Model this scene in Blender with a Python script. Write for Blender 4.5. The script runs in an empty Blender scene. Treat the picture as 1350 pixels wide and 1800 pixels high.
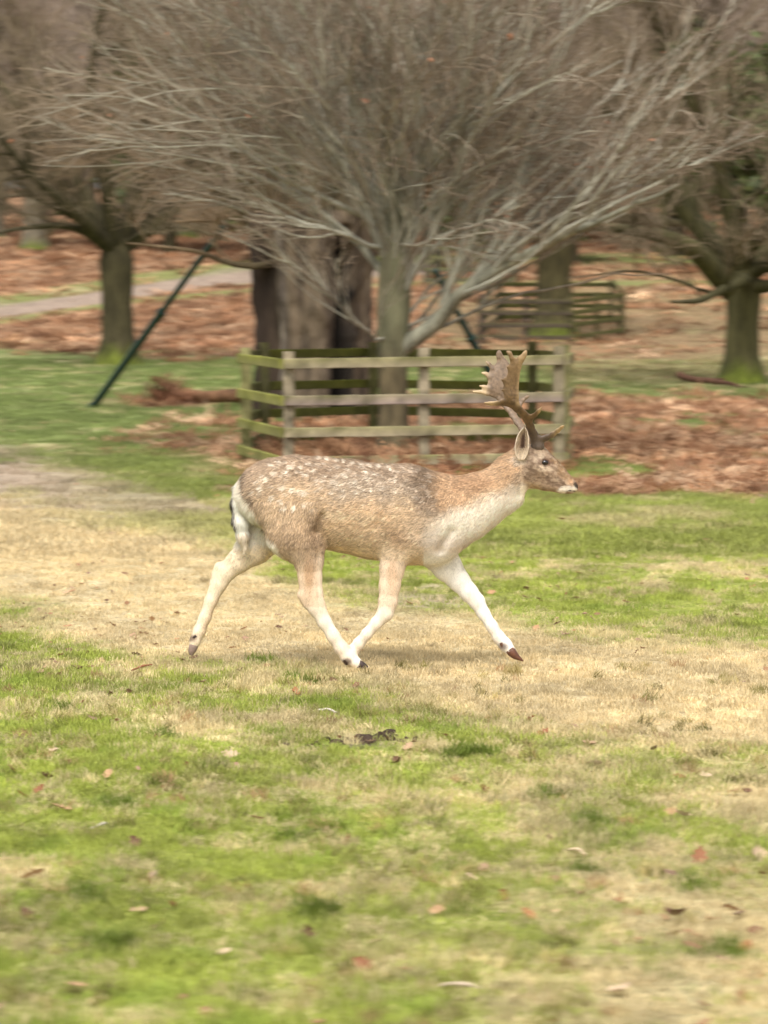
import bpy, math
import numpy as np
from mathutils import Vector, Matrix

# ------------------------------------------------------------------ camera, world, sun, exposure
scene = bpy.context.scene
COL = scene.collection
CAM_H = 1.6
FPX = 5000.0                      # focal length in photograph pixels (1350 x 1800)
PITCH = math.atan2(900 - 561, FPX)
CP, SP = math.cos(PITCH), math.sin(PITCH)

cam = bpy.data.cameras.new('camera')
cam.sensor_fit = 'VERTICAL'; cam.sensor_height = 36.0; cam.sensor_width = 27.0
cam.lens = FPX * 36.0 / 1800.0
cam.clip_start = 0.5; cam.clip_end = 2000
cam.dof.use_dof = True
cam.dof.focus_distance = 12.95
cam.dof.aperture_fstop = 6.8
cam.dof.aperture_ratio = 0.27
camo = bpy.data.objects.new('camera', cam); COL.objects.link(camo)
camo.location = (0, 0, CAM_H); camo.rotation_euler = (math.pi / 2 - PITCH, 0, 0)
scene.camera = camo

SUN_EL, SUN_AZ = math.radians(58), math.radians(190)   # azimuth measured from +Y clockwise
world = bpy.data.worlds.new('World'); scene.world = world; world.use_nodes = True
wn, wl = world.node_tree.nodes, world.node_tree.links
wn.clear()
sky = wn.new('ShaderNodeTexSky'); sky.sky_type = 'NISHITA'; sky.sun_disc = False
sky.sun_elevation = SUN_EL; sky.sun_rotation = SUN_AZ
sky.dust_density = 4.0; sky.air_density = 1.0
hs = wn.new('ShaderNodeHueSaturation'); hs.inputs['Saturation'].default_value = 0.10
bgn = wn.new('ShaderNodeBackground'); bgn.inputs['Strength'].default_value = 0.13
wo = wn.new('ShaderNodeOutputWorld')
wl.new(sky.outputs[0], hs.inputs['Color']); wl.new(hs.outputs[0], bgn.inputs[0]); wl.new(bgn.outputs[0], wo.inputs[0])
sd = bpy.data.lights.new('sun', 'SUN'); sd.energy = 1.5; sd.angle = math.radians(20); sd.color = (1, .95, .925)
so = bpy.data.objects.new('sun', sd); COL.objects.link(so)
sdir = Vector((math.sin(SUN_AZ) * math.cos(SUN_EL), math.cos(SUN_AZ) * math.cos(SUN_EL), math.sin(SUN_EL)))
so.rotation_euler = (-sdir).to_track_quat('-Z', 'Y').to_euler(); so.location = (0, 0, 60)
vs = scene.view_settings
vs.view_transform = 'Standard'; vs.look = 'None'; vs.gamma = 1; vs.use_curve_mapping = False
vs.exposure = 1.0
scene.cycles.max_bounces = 6; scene.cycles.diffuse_bounces = 3; scene.cycles.transparent_max_bounces = 8

# ------------------------------------------------------------------ helpers
def rng_(s): return np.random.default_rng(s)

def lin(c):
    c = np.asarray(c, float) / 255.0
    return np.where(c <= 0.04045, c / 12.92, ((c + 0.055) / 1.055) ** 2.4)

def W(px, py, Y):
    """world point seen at photo pixel (px,py) and standing at distance Y"""
    a = (px - 675) / FPX; b = (900 - py) / FPX
    d = np.array([a, CP + b * SP, -SP + b * CP])
    s = Y / d[1]
    return np.array([d[0] * s, Y, CAM_H + d[2] * s])

def proj(x, y, z):
    """photo pixel of a world point (used only to author where the kinds of turf lie)"""
    dz = z - CAM_H
    dep = np.maximum(y * CP - dz * SP, 0.3)
    return 675 + FPX * x / dep, 900 - FPX * (dz * CP + y * SP) / dep

def hash2(ix, iy, s):
    h = (ix * 374761393 + iy * 668265263 + s * 974634777) & 0xFFFFFFFF
    h = ((h ^ (h >> 13)) * 1274126177) & 0xFFFFFFFF
    return ((h ^ (h >> 16)) & 0xFFFF) / 65535.0

def vnoise(x, y, s=0):
    x = np.asarray(x, float); y = np.asarray(y, float)
    ix = np.floor(x).astype(np.int64); iy = np.floor(y).astype(np.int64)
    fx = x - ix; fy = y - iy
    fx = fx * fx * (3 - 2 * fx); fy = fy * fy * (3 - 2 * fy)
    a = hash2(ix, iy, s); b = hash2(ix + 1, iy, s); c = hash2(ix, iy + 1, s); d = hash2(ix + 1, iy + 1, s)
    return (a * (1 - fx) + b * fx) * (1 - fy) + (c * (1 - fx) + d * fx) * fy

def fbm(x, y, s=0, o=4):
    v = 0; a = 0.5; t = 0
    for k in range(o):
        v = v + a * vnoise(x, y, s + k * 17); t += a
        x = np.asarray(x) * 2.03 + 5.2; y = np.asarray(y) * 2.03 + 1.7; a *= 0.5
    return v / t

def sstep(a, b, x):
    t = np.clip((x - a) / (b - a), 0, 1)
    return t * t * (3 - 2 * t)

def ground_z(x, y):
    x = np.asarray(x, float); y = np.asarray(y, float)
    t = np.clip((y - 30) / 48.0, 0, 1)
    z = t * t * (1.6 - 0.6 * t) * 1.0
    far = np.clip(y - 78, 0, None)
    z = z + np.where(far < 110, 0.083 * far, 0.083 * 110 + 2.6 * (1 - np.exp(-(far - 110).clip(0) / 40.0)))
    z = z + (fbm(x * .05, y * .05, 3, 3) - .5) * 1.4 * sstep(70, 130, y)
    z = z + (fbm(x * .9, y * .9, 5, 3) - .5) * 0.07 * sstep(14, 20, y)
    z = z + (fbm(x * 2.3, y * 2.3, 9, 3) - .5) * 0.035 + (fbm(x * 7, y * 7, 4, 2) - .5) * .016
    return z

def G(px, Y):
    """ground point under photo column px at distance Y"""
    x = 0.0; z = float(ground_z(0, Y))
    for _ in range(3):
        dep = Y * CP - (z - CAM_H) * SP
        x = (px - 675) / FPX * dep; z = float(ground_z(x, Y))
    return np.array([x, Y, z])

def tag(o, label=None, cat=None, group=None, kind=None):
    if label: o['label'] = label
    if cat: o['category'] = cat
    if group: o['group'] = group
    if kind: o['kind'] = kind
    return o

def empty(name, loc=(0, 0, 0), parent=None):
    o = bpy.data.objects.new(name, None); COL.objects.link(o); o.location = loc
    o.empty_display_size = .1
    if parent: o.parent = parent
    return o

def mesh_data(name, V, F, mat=None, smooth=True, tint=None, k=None):
    """V (n,3), F (m,k) arrays (or list of arrays of different k)"""
    me = bpy.data.meshes.new(name)
    Fs = F if isinstance(F, list) else [F]
    Fs = [np.asarray(f, np.int32) for f in Fs if len(f)]
    V = np.asarray(V, np.float32)
    nl = sum(f.size for f in Fs); nf = sum(len(f) for f in Fs)
    me.vertices.add(len(V)); me.vertices.foreach_set('co', V.ravel())
    me.loops.add(nl); me.loops.foreach_set('vertex_index', np.concatenate([f.ravel() for f in Fs]))
    me.polygons.add(nf)
    tot = np.concatenate([np.full(len(f), f.shape[1], np.int32) for f in Fs])
    st = np.concatenate([[0], np.cumsum(tot)[:-1]]).astype(np.int32)
    me.polygons.foreach_set('loop_start', st)
    me.polygons.foreach_set('loop_total', tot)
    me.polygons.foreach_set('use_smooth', np.full(nf, smooth))
    me.update(calc_edges=True)
    if tint is not None:
        T = np.asarray(tint, np.float32)
        if T.ndim == 1: T = np.tile(T, (len(V), 1))
        if T.shape[1] == 3: T = np.concatenate([T, np.ones((len(T), 1), np.float32)], 1)
        a = me.attributes.new('tint', 'FLOAT_COLOR', 'POINT'); a.data.foreach_set('color', T.ravel())
    if mat: me.materials.append(mat)
    return me

def obj(name, me, parent=None, loc=None):
    o = bpy.data.objects.new(name, me); COL.objects.link(o)
    if parent: o.parent = parent
    if loc is not None: o.location = loc
    return o

# ------------------------------------------------------------------ materials
def new_mat(name):
    m = bpy.data.materials.new(name); m.use_nodes = True
    nt = m.node_tree; b = nt.nodes['Principled BSDF']
    return m, nt, b

def tint_mat(name, rough=.8, nscale=12, amount=.35, bump=.3, bscale=None, stretch=(1, 1, 1), inst=False, transl=0, spec=.25, dist=.01, rnd=0.0):
    """base colour from the mesh's own 'tint' colour, broken up by object-space noise, with relief"""
    m, nt, b = new_mat(name); N, L = nt.nodes, nt.links
    at = N.new('ShaderNodeAttribute'); at.attribute_name = 'tint'
    if inst: at.attribute_type = 'INSTANCER'
    tc = N.new('ShaderNodeTexCoord'); mp = N.new('ShaderNodeMapping'); mp.inputs['Scale'].default_value = stretch
    L.new(tc.outputs['Object'], mp.inputs[0])
    nz = N.new('ShaderNodeTexNoise'); nz.inputs['Scale'].default_value = nscale; nz.inputs['Detail'].default_value = 5
    nz.inputs['Roughness'].default_value = .62
    L.new(mp.outputs[0], nz.inputs['Vector'])
    mr = N.new('ShaderNodeMapRange'); mr.inputs[1].default_value = .25; mr.inputs[2].default_value = .75
    mr.inputs[3].default_value = 1 - amount; mr.inputs[4].default_value = 1 + amount
    L.new(nz.outputs[0], mr.inputs[0])
    mx = N.new('ShaderNodeMix'); mx.data_type = 'RGBA'; mx.blend_type = 'MULTIPLY'; mx.inputs[0].default_value = 1
    L.new(at.outputs['Color'], mx.inputs[6]); L.new(mr.outputs[0], mx.inputs[7])
    out = mx.outputs[2]
    if rnd > 0:
        oi = N.new('ShaderNodeObjectInfo'); hsv = N.new('ShaderNodeHueSaturation')
        r2 = N.new('ShaderNodeMapRange'); r2.inputs[3].default_value = 1 - rnd; r2.inputs[4].default_value = 1 + rnd
        L.new(oi.outputs['Random'], r2.inputs[0]); L.new(r2.outputs[0], hsv.inputs['Value']); L.new(out, hsv.inputs['Color'])
        out = hsv.outputs[0]
    L.new(out, b.inputs['Base Color'])
    b.inputs['Roughness'].default_value = rough; b.inputs['Specular IOR Level'].default_value = spec
    if bump > 0:
        nb = nz
        if bscale:
            nb = N.new('ShaderNodeTexNoise'); nb.inputs['Scale'].default_value = bscale; nb.inputs['Detail'].default_value = 4
            L.new(mp.outputs[0], nb.inputs['Vector'])
        bp = N.new('ShaderNodeBump'); bp.inputs['Strength'].default_value = bump; bp.inputs['Distance'].default_value = dist
        L.new(nb.outputs[0], bp.inputs['Height']); L.new(bp.outputs[0], b.inputs['Normal'])
    if transl > 0:
        tr = N.new('ShaderNodeBsdfTranslucent'); L.new(out, tr.inputs[0])
        ms = N.new('ShaderNodeMixShader'); ms.inputs[0].default_value = transl
        L.new(b.outputs[0], ms.inputs[1]); L.new(tr.outputs[0], ms.inputs[2])
        L.new(ms.outputs[0], N['Material Output'].inputs[0])
    return m

M_bark = tint_mat('bark', .92, 7, .62, .9, bscale=14, stretch=(1, 1, .28), dist=.03)
M_branch = tint_mat('branch_bark', .9, 6, .38, .0)
M_wood = tint_mat('weathered_wood', .85, 7, .38, .5, bscale=30, dist=.006)
M_blade = tint_mat('grass_blade', .6, 3, .0, 0, inst=True, transl=.3, rnd=.22)
M_frond = tint_mat('bracken_frond', .85, 3, .0, 0, inst=True, transl=.25, rnd=.3)
M_leaf = tint_mat('dead_leaf', .7, 60, .3, .3, dist=.002, transl=.15)
M_fur = tint_mat('deer_coat', .95, 140, .10, .12, dist=.004, spec=.1)
M_hair = tint_mat('deer_hair', .75, 3, 0, 0, transl=.2, spec=.2)
M_antler = tint_mat('antler_bone', .55, 70, .28, .5, dist=.003, spec=.4)
M_hoof = tint_mat('hoof_horn', .45, 90, .3, .2, dist=.002, spec=.4)
M_green = tint_mat('green_painted_steel', .42, 9, .22, .05, spec=.4)
M_holly = tint_mat('evergreen_leaf', .5, 2, .3, 0, transl=.15)

def ground_material():
    m, nt, b = new_mat('turf_and_earth'); N, L = nt.nodes, nt.links
    at = N.new('ShaderNodeAttribute'); at.attribute_name = 'tint'
    tc = N.new('ShaderNodeTexCoord')
    def noise(s, d=6, r=.65):
        n = N.new('ShaderNodeTexNoise'); n.inputs['Scale'].default_value = s; n.inputs['Detail'].default_value = d
        n.inputs['Roughness'].default_value = r; L.new(tc.outputs['Object'], n.inputs['Vector']); return n
    a, c = noise(26), noise(2.2)
    m1 = N.new('ShaderNodeMapRange'); m1.inputs[1].default_value = .3; m1.inputs[2].default_value = .7
    m1.inputs[3].default_value = .55; m1.inputs[4].default_value = 1.35; L.new(a.outputs[0], m1.inputs[0])
    m2 = N.new('ShaderNodeMapRange'); m2.inputs[1].default_value = .3; m2.inputs[2].default_value = .7
    m2.inputs[3].default_value = .8; m2.inputs[4].default_value = 1.2; L.new(c.outputs[0], m2.inputs[0])
    mm = N.new('ShaderNodeMath'); mm.operation = 'MULTIPLY'; L.new(m1.outputs[0], mm.inputs[0]); L.new(m2.outputs[0], mm.inputs[1])
    mx = N.new('ShaderNodeMix'); mx.data_type = 'RGBA'; mx.blend_type = 'MULTIPLY'; mx.inputs[0].default_value = 1
    L.new(at.outputs['Color'], mx.inputs[6]); L.new(mm.outputs[0], mx.inputs[7]); L.new(mx.outputs[2], b.inputs['Base Color'])
    b.inputs['Roughness'].default_value = .95; b.inputs['Specular IOR Level'].default_value = .1
    bp = N.new('ShaderNodeBump'); bp.inputs['Strength'].default_value = .7; bp.inputs['Distance'].default_value = .03
    L.new(a.outputs[0], bp.inputs['Height']); L.new(bp.outputs[0], b.inputs['Normal'])
    return m
M_ground = ground_material()

# ------------------------------------------------------------------ turf map
def seg_dist(px, py, pts):
    d = np.full(np.shape(px), 1e9); w = np.zeros(np.shape(px))
    for (x0, y0, w0), (x1, y1, w1) in zip(pts[:-1], pts[1:]):
        dx, dy = x1 - x0, y1 - y0
        t = np.clip(((px - x0) * dx + (py - y0) * dy) / (dx * dx + dy * dy), 0, 1)
        dd = np.hypot(px - x0 - t * dx, py - y0 - t * dy); ww = w0 + t * (w1 - w0)
        k = dd / ww < d
        d = np.where(k, dd / ww, d)
    return d
FAR_PATH = [(-400, 590, 12), (0, 547, 12), (150, 527, 11), (300, 503, 11), (380, 489, 14), (450, 481, 17), (600, 476, 16), (760, 470, 12)]
NEAR_DIRT = [(-500, 800, 70), (0, 838, 50), (120, 855, 42), (230, 878, 30), (380, 896, 12)]

def turf(x, y, z):
    """weights green, straw, earth, bracken, litter"""
    px, py = proj(x, y, z)
    n1 = fbm(x * .9, y * .55, 21, 4) - .5; n2 = fbm(x * 2.6, y * 1.7, 31, 3) - .5; n3 = fbm(x * .25, y * .1, 41, 3) - .5
    near = sstep(10, 25, y)
    qy = py + n1 * (120 - 70 * near) + n2 * 30 * (1 - near * .5)
    green = np.ones_like(px) * .95
    # pale trodden band crossing from left to right
    cy = np.interp(px, [-600, 0, 300, 500, 800, 1000, 1350, 2000], [930, 985, 1050, 1105, 1150, 1180, 1215, 1290])
    hw = np.interp(px, [-600, 0, 300, 500, 800, 1350, 2000], [80, 92, 100, 75, 85, 85, 90])
    band = 1 - sstep(.55, 1.5, np.abs(qy - cy) / hw)
    fore = sstep(1120, 1200, py)
    fstraw = fore * .85 * sstep(-.22, .3, n1 * .45 + n2 * .8 + n3 * .3 + (px - 800) / 3200 + .03 - .1 * sstep(1300, 1500, py) * (px < 900))
    ymid = (1 - sstep(930, 1010, qy)) * sstep(868, 890, qy) * (1 - sstep(380, 640, px))
    straw = np.clip(np.maximum(band, fstraw * .8) + ymid * .3 + .10, 0, 1)
    # thin worn streaks inside the green strip
    straw = np.maximum(straw, sstep(.06, .3, n2 + n1 * .5) * .6)
    n5 = fbm(x * 5, y * 1.6, 45, 3) - .5
    earth = (1 - sstep(.45, 1.35, seg_dist(px, qy * .6 + py * .4, NEAR_DIRT) + n5 * 1.1 + n2 * .7)) * (py > 700) * .9
    earth = earth * (.72 + .28 * sstep(200, 20, px))
    earth = np.maximum(earth, .7 * (1 - sstep(.5, 1.1, np.hypot((px - 770) / 130, (qy - 1030) / 14))))
    earth = np.maximum(earth, .9 * (1 - sstep(.5, 1.2, np.hypot((px - 632) / 48, (py - 1306) / 15))))
    # bracken on the right and round the pen
    qb = py + n1 * 46 + n2 * 18
    br = sstep(360, 560, px + n1 * 260) * (1 - sstep(862, 884, qb)) * sstep(690, 712, qb)
    br = br * sstep(-.22, -.06, n1 + n2 * .8 + n3 * .4 + .08)
    lb = (1 - sstep(.6, 1.2, np.hypot((px - 400) / 210, (qb - 778) / 42))) * sstep(-.1, .1, n2 + .03)
    br = np.maximum(br, lb * .75)
    br = np.maximum(br, .8 * (1 - sstep(.6, 1.2, np.hypot((px - 300) / 90, (py - 706) / 12))))
    # hill
    edge = np.interp(px, [-600, 0, 430, 700, 1000, 1350, 2000], [606, 612, 628, 640, 640, 618, 612])
    hill = 1 - sstep(-9, 9, qb - edge)
    fern = hill * np.where(px < 740, 1.0, .28 + .66 * sstep(-30, 30, 515 + n3 * 160 + n1 * 90 - py))
    verge = 1 - sstep(.6, 1.5, np.abs(py - np.interp(px, [-400, 0, 230, 440, 760], [560, 530, 492, 466, 455])) / 9.)
    verge = np.maximum(verge, 1 - sstep(.5, 1.3, np.abs(py - np.interp(px, [-400, 0, 230, 440, 760], [620, 565, 531, 511, 498])) / 5.) * 1.0)
    path = 1 - sstep(.8, 1.15, seg_dist(px, py + n2 * 6, FAR_PATH))
    rightlit = (1 - hill) * sstep(900, 1020, px) * (1 - sstep(655, 700, qb)) * .45
    litter = np.clip(hill - fern, 0, 1) + rightlit
    litter = litter * np.where(sstep(.1, .22, n1) > .5, .55, 1)
    W5 = np.stack([green, straw * 1.0, earth, np.maximum(br, fern), litter], -1)
    g, s, e, b, l = [W5[..., i] for i in range(5)]
    v = hill * verge * .8
    b = b * (1 - v) * (1 - path * hill); l = l * (1 - v) * (1 - path * hill)
    e = np.maximum(e, path * hill * (py > 440))
    e = e * (1 - v * .5)
    rest = 1 - np.clip(np.maximum(e, np.maximum(b, l)), 0, 1)
    s = s * rest; g = (rest - s).clip(0, 1)
    tot = g + s + e + b + l + 1e-6
    return np.stack([g / tot, s / tot, e / tot, b / tot, l / tot], -1), px, py, hill

C_green = lin((118, 128, 50)); C_green2 = lin((154, 162, 74)); C_straw = lin((200, 182, 142)); C_earth = lin((172, 152, 134))
C_brack = lin((148, 114, 86)); C_litter = lin((144, 116, 92)); C_dkgreen = lin((106, 124, 62))

def turf_colour(x, y, z, r=None):
    w, px, py, hill = turf(x, y, z)
    n = fbm(x * 3.1, y * 2.2, 77, 3)[..., None]
    m = fbm(x * .5, y * .3, 99, 3)[..., None]
    cool = sstep(18, 40, y)[..., None]
    g = C_green * (1 - m) + C_green2 * m
    g = g * (1 - cool) + (C_dkgreen * 1.0) * cool
    g = g * (.75 + .5 * n)
    s = C_straw * (.8 + .4 * n); e = C_earth * (.8 + .4 * n) * (1 - .22 * hill)[..., None] * (1 - .62 * ((px > 560) & (px < 700) & (py > 1270) & (py < 1340)))[..., None]
    b = C_brack * (.6 + .8 * n); l = C_litter * (.45 + .6 * n + .5 * fbm(x * 1.6, y * .35, 79, 3)[..., None])
    return w[..., 0:1] * g + w[..., 1:2] * s + w[..., 2:3] * e + w[..., 3:4] * b + w[..., 4:5] * l, w, px, py, hill

def build_ground():
    xs = list(np.arange(-5.2, 5.21, .065)); st = .065
    while xs[-1] < 420: st *= 1.055; xs.append(xs[-1] + st)
    neg = [-v for v in xs[1:] if v > 5.2]; xs = np.array(sorted(neg) + xs)
    ys = [4.5]; st = .05
    while ys[-1] < 700: st = max(.05, ys[-1] * .0062) if ys[-1] < 170 else st * 1.15; ys.append(ys[-1] + st)
    back = [4.5]; st = .2
    while back[-1] > -200: st *= 1.4; back.append(back[-1] - st)
    ys = np.array(back[:0:-1] + ys)
    X, Y = np.meshgrid(xs, ys); Z = ground_z(X, Y)
    col, w, px, py, hill = turf_colour(X, Y, Z)
    col = col * .85
    nx = len(xs); ny = len(ys)
    i, j = np.meshgrid(np.arange(nx - 1), np.arange(ny - 1))
    F = np.stack([j * nx + i, j * nx + i + 1, (j + 1) * nx + i + 1, (j + 1) * nx + i], -1).reshape(-1, 4)
    V = np.stack([X, Y, Z], -1).reshape(-1, 3); T = col.reshape(-1, 3)
    we = w[..., 2][:-1, :-1].ravel(); pyf = py[:-1, :-1].ravel(); hf = hill[:-1, :-1].ravel(); xf = X[:-1, :-1].ravel(); yf = Y[:-1, :-1].ravel()
    bf = w[..., 3][:-1, :-1].ravel()
    k_far = (we > .5) & (hf > .5) & (yf > 60)
    k_near = (we > .5) & (pyf > 740) & (pyf < 960) & (yf > 12)
    k_hill = (~k_far) & (~k_near) & (yf > 78)
    k_g = ~(k_far | k_near | k_hill)
    def sub(name, k, kind='structure'):
        f = F[k]; u, inv = np.unique(f, return_inverse=True)
        o = obj(name, mesh_data(name, V[u], inv.reshape(-1, 4), M_ground, True, T[u]))
        tag(o, kind=kind); return o
    sub('ground', k_g); sub('hill', k_hill); sub('path', k_far); sub('dirt_path', k_near)
build_ground()

# ------------------------------------------------------------------ instanced scatter of stuff
def variants(name, datas):
    c = bpy.data.collections.new(name)
    for i, me in enumerate(datas):
        c.objects.link(bpy.data.objects.new(me.name, me))
    return c

def scatter(name, P, rot, scl, tint, coll, kind='stuff', parent=None):
    n = len(P)
    me = bpy.data.meshes.new(name); me.vertices.add(n); me.vertices.foreach_set('co', np.asarray(P, np.float32).ravel())
    a = me.attributes.new('rot', 'FLOAT_VECTOR', 'POINT'); a.data.foreach_set('vector', np.asarray(rot, np.float32).ravel())
    a = me.attributes.new('scl', 'FLOAT_VECTOR', 'POINT')
    s = np.asarray(scl, np.float32); s = np.repeat(s[:, None], 3, 1) if s.ndim == 1 else s
    a.data.foreach_set('vector', s.ravel())
    T = np.concatenate([np.asarray(tint, np.float32), np.ones((n, 1), np.float32)], 1)
    a = me.attributes.new('tint', 'FLOAT_COLOR', 'POINT'); a.data.foreach_set('color', T.ravel())
    o = obj(name, me, parent); tag(o, kind=kind)
    g = bpy.data.node_groups.new(name + '_scatter', 'GeometryNodeTree')
    g.interface.new_socket('Geometry', in_out='INPUT', socket_type='NodeSocketGeometry')
    g.interface.new_socket('Geometry', in_out='OUTPUT', socket_type='NodeSocketGeometry')
    N, L = g.nodes, g.links
    gi = N.new('NodeGroupInput'); go = N.new('NodeGroupOutput')
    ip = N.new('GeometryNodeInstanceOnPoints'); ci = N.new('GeometryNodeCollectionInfo')
    ci.inputs[0].default_value = coll; ci.inputs['Separate Children'].default_value = True; ci.inputs['Reset Children'].default_value = True
    na = N.new('GeometryNodeInputNamedAttribute'); na.data_type = 'FLOAT_VECTOR'; na.inputs[0].default_value = 'rot'
    ns = N.new('GeometryNodeInputNamedAttribute'); ns.data_type = 'FLOAT_VECTOR'; ns.inputs[0].default_value = 'scl'
    e2 = N.new('FunctionNodeEulerToRotation')
    L.new(gi.outputs[0], ip.inputs['Points']); L.new(ci.outputs[0], ip.inputs['Instance'])
    ip.inputs['Pick Instance'].default_value = True
    L.new(na.outputs[0], e2.inputs[0]); L.new(e2.outputs[0], ip.inputs['Rotation']); L.new(ns.outputs[0], ip.inputs['Scale'])
    L.new(ip.outputs[0], go.inputs[0])
    md = o.modifiers.new('scatter', 'NODES'); md.node_group = g
    return o

def tuft(seed, n, rad, h0, h1, wid, lean):
    r = rng_(seed); V = []; F = []
    for i in range(n):
        a = r.uniform(0, 2 * math.pi); q = rad * math.sqrt(r.uniform()); bx, by = q * math.cos(a), q * math.sin(a)
        h = r.uniform(h0, h1); da = r.uniform(0, 2 * math.pi); l = r.uniform(.2, 1) * lean
        dx, dy = math.cos(da) * l, math.sin(da) * l; w = wid * r.uniform(.6, 1.2); sa = r.uniform(0, 2 * math.pi)
        sx, sy = math.cos(sa) * w, math.sin(sa) * w
        k = len(V)
        V += [(bx - sx, by - sy, -.004), (bx + sx, by + sy, -.004),
              (bx + dx * h * .4 - sx * .8, by + dy * h * .4 - sy * .8, h * .55), (bx + dx * h * .4 + sx * .8, by + dy * h * .4 + sy * .8, h * .55),
              (bx + dx * h * 1.15, by + dy * h * 1.15, h * (1 - .35 * l))]
        F += [(k, k + 1, k + 3), (k, k + 3, k + 2), (k + 2, k + 3, k + 4)]
    return mesh_data('tuft', V, np.array(F), M_blade, False)

turf_short = variants('turf_short', [tuft(10 + i, 34, .055, .012, .034, .0016, .9) for i in range(6)])
turf_long = variants('turf_long', [tuft(30 + i, 60, .05, .03, .085, .0019, .7) for i in range(4)])
turf_far = variants('turf_far', [tuft(40 + i, 80, .17, .02, .06, .0036, .8) for i in range(4)])

def scatter_region(seed, y0, y1, dens, wfun):
    r = rng_(seed); n = int(dens * (y1 - y0) * (wfun(y0) + wfun(y1)))
    y = y0 + (y1 - y0) * r.uniform(size=n); x = (r.uniform(size=n) * 2 - 1) * wfun(y1)
    k = np.abs(x) < wfun(y); return x[k], y[k]

def grass():
    r = rng_(5)
    out = []
    for s, y0, y1, d in ((1, 4.8, 9, 640), (2, 9, 14.5, 560), (3, 14.5, 20, 300)):
        x, y = scatter_region(s, y0, y1, d, lambda v: .17 * v + .9); out.append((x, y))
    x = np.concatenate([o[0] for o in out]); y = np.concatenate([o[1] for o in out]); z = ground_z(x, y)
    c, w, px, py, hill = turf_colour(x, y, z)
    # individual tufts pick a kind instead of an average
    cl = sstep(.28, .72, fbm(x * 7, y * 4.2, 51, 3)); u = .6 * r.uniform(size=len(x)) + .4 * cl; st = (u < np.clip(w[:, 1] * .78 + .24, 0, 1))
    gcol = np.where(st[:, None], C_straw * 1.1, C_green * .35 + C_green2 * .9) * r.uniform(.72, 1.28, (len(x), 1)) * (.7 + .6 * fbm(x * 3.1, y * 2.2, 77, 3))[:, None]
    deep = ((fbm(x * 5, y * 3.5, 52, 3) > .64) | (r.uniform(size=len(x)) < .08))[:, None]
    gcol = np.where(deep & ~st[:, None], gcol * np.array([.74, .84, .72]), gcol)
    c = gcol * .72 + c * .28 * 1.05
    k = r.uniform(size=len(x)) > np.maximum(w[:, 2] * .93, (w[:, 3] + w[:, 4]) * .6)
    hs_ = (.35 + 1.5 * fbm(x * 3.5, y * 3.5, 55, 3) ** 1.3) * np.where(w[:, 1] > .75, .7, 1.0)
    x, y, z, c, hs_ = x[k], y[k], z[k], c[k], hs_[k]; n = len(x)
    rot = np.stack([r.normal(0, .15, n), r.normal(0, .15, n), r.uniform(0, 6.28, n)], -1)
    sc = np.stack([np.ones(n) * 1.0, np.ones(n), hs_ * r.uniform(.7, 1.3, n)], -1)
    scatter('grass', np.stack([x, y, z], -1), rot, sc, c, turf_short)
    # longer tussocks
    x, y = scatter_region(8, 4.8, 20, 34, lambda v: .17 * v + .9)
    f = fbm(x * 1.3, y * 1.1, 61, 3); z = ground_z(x, y); c, w, px, py, hill = turf_colour(x, y, z)
    k = ((f > .56) | (r.uniform(size=len(x)) < .07)) & (w[:, 2] < .4) & (w[:, 3] < .4) & ((w[:, 1] < .7) | (r.uniform(size=len(x)) < .25))
    x, y, z, c = x[k], y[k], z[k], c[k]
    ex = []
    for (tx, ty) in ((820, 1328), (800, 1335), (845, 1332), (200, 1432), (190, 1425), (215, 1430), (455, 1168), (520, 1205), (510, 1480), (560, 1478), (1040, 1460), (1060, 1465), (180, 1690), (210, 1685), (150, 1590), (545, 1630), (560, 1625), (1290, 1690), (1030, 1545), (1210, 1570), (960, 1400), (100, 1250), (300, 1300)):
        Yd = CAM_H * FPX / (ty - 561)
        for q in range(5):
            g = G(tx + r.normal(0, 14), Yd + r.normal(0, .06)); ex.append(g)
    ex = np.array(ex); x = np.concatenate([x, ex[:, 0]]); y = np.concatenate([y, ex[:, 1]]); z = np.concatenate([z, ex[:, 2]])
    cc = np.tile(lin((112, 128, 48)), (len(ex), 1)) * r.uniform(.7, 1.1, (len(ex), 1))
    c = np.concatenate([c * .95, cc]); n = len(x)
    rot = np.stack([r.normal(0, .2, n), r.normal(0, .2, n), r.uniform(0, 6.28, n)], -1)
    scatter('long_grass', np.stack([x, y, z - .004], -1), rot, r.uniform(.5, 1.0, n), c * r.uniform(.7, 1.2, (n, 1)), turf_long)
    x, y = scatter_region(12, 4.8, 13, 60, lambda v: .17 * v + .9)
    f = fbm(x * 2.6, y * 2.0, 64, 3); k = (f > .54) | (r.uniform(size=len(x)) < .06); x, y = x[k], y[k]; z = ground_z(x, y); n = len(x)
    pal = np.array([lin((206, 190, 140)), lin((186, 170, 112)), lin((150, 140, 84)), lin((118, 112, 60)), lin((172, 140, 100))])
    rot = np.stack([r.normal(0, .35, n), r.normal(0, .35, n), r.uniform(0, 6.28, n)], -1)
    scatter('dry_grass', np.stack([x, y, z - .006], -1), rot, r.uniform(.45, .9, n), pal[r.integers(0, 5, n)] * r.uniform(.75, 1.1, (n, 1)), turf_long)
    # farther turf
    x1, y1 = scatter_region(9, 19, 34, 60, lambda v: .17 * v + 1.2); x2, y2 = scatter_region(10, 34, 66, 22, lambda v: .16 * v + 1.5)
    x = np.concatenate([x1, x2]); y = np.concatenate([y1, y2]); z = ground_z(x, y); c, w, px, py, hill = turf_colour(x, y, z)
    k = r.uniform(size=len(x)) < (w[:, 0] + w[:, 1]) ** 1.3
    x, y, z, c = x[k], y[k], z[k], c[k]; n = len(x)
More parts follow.
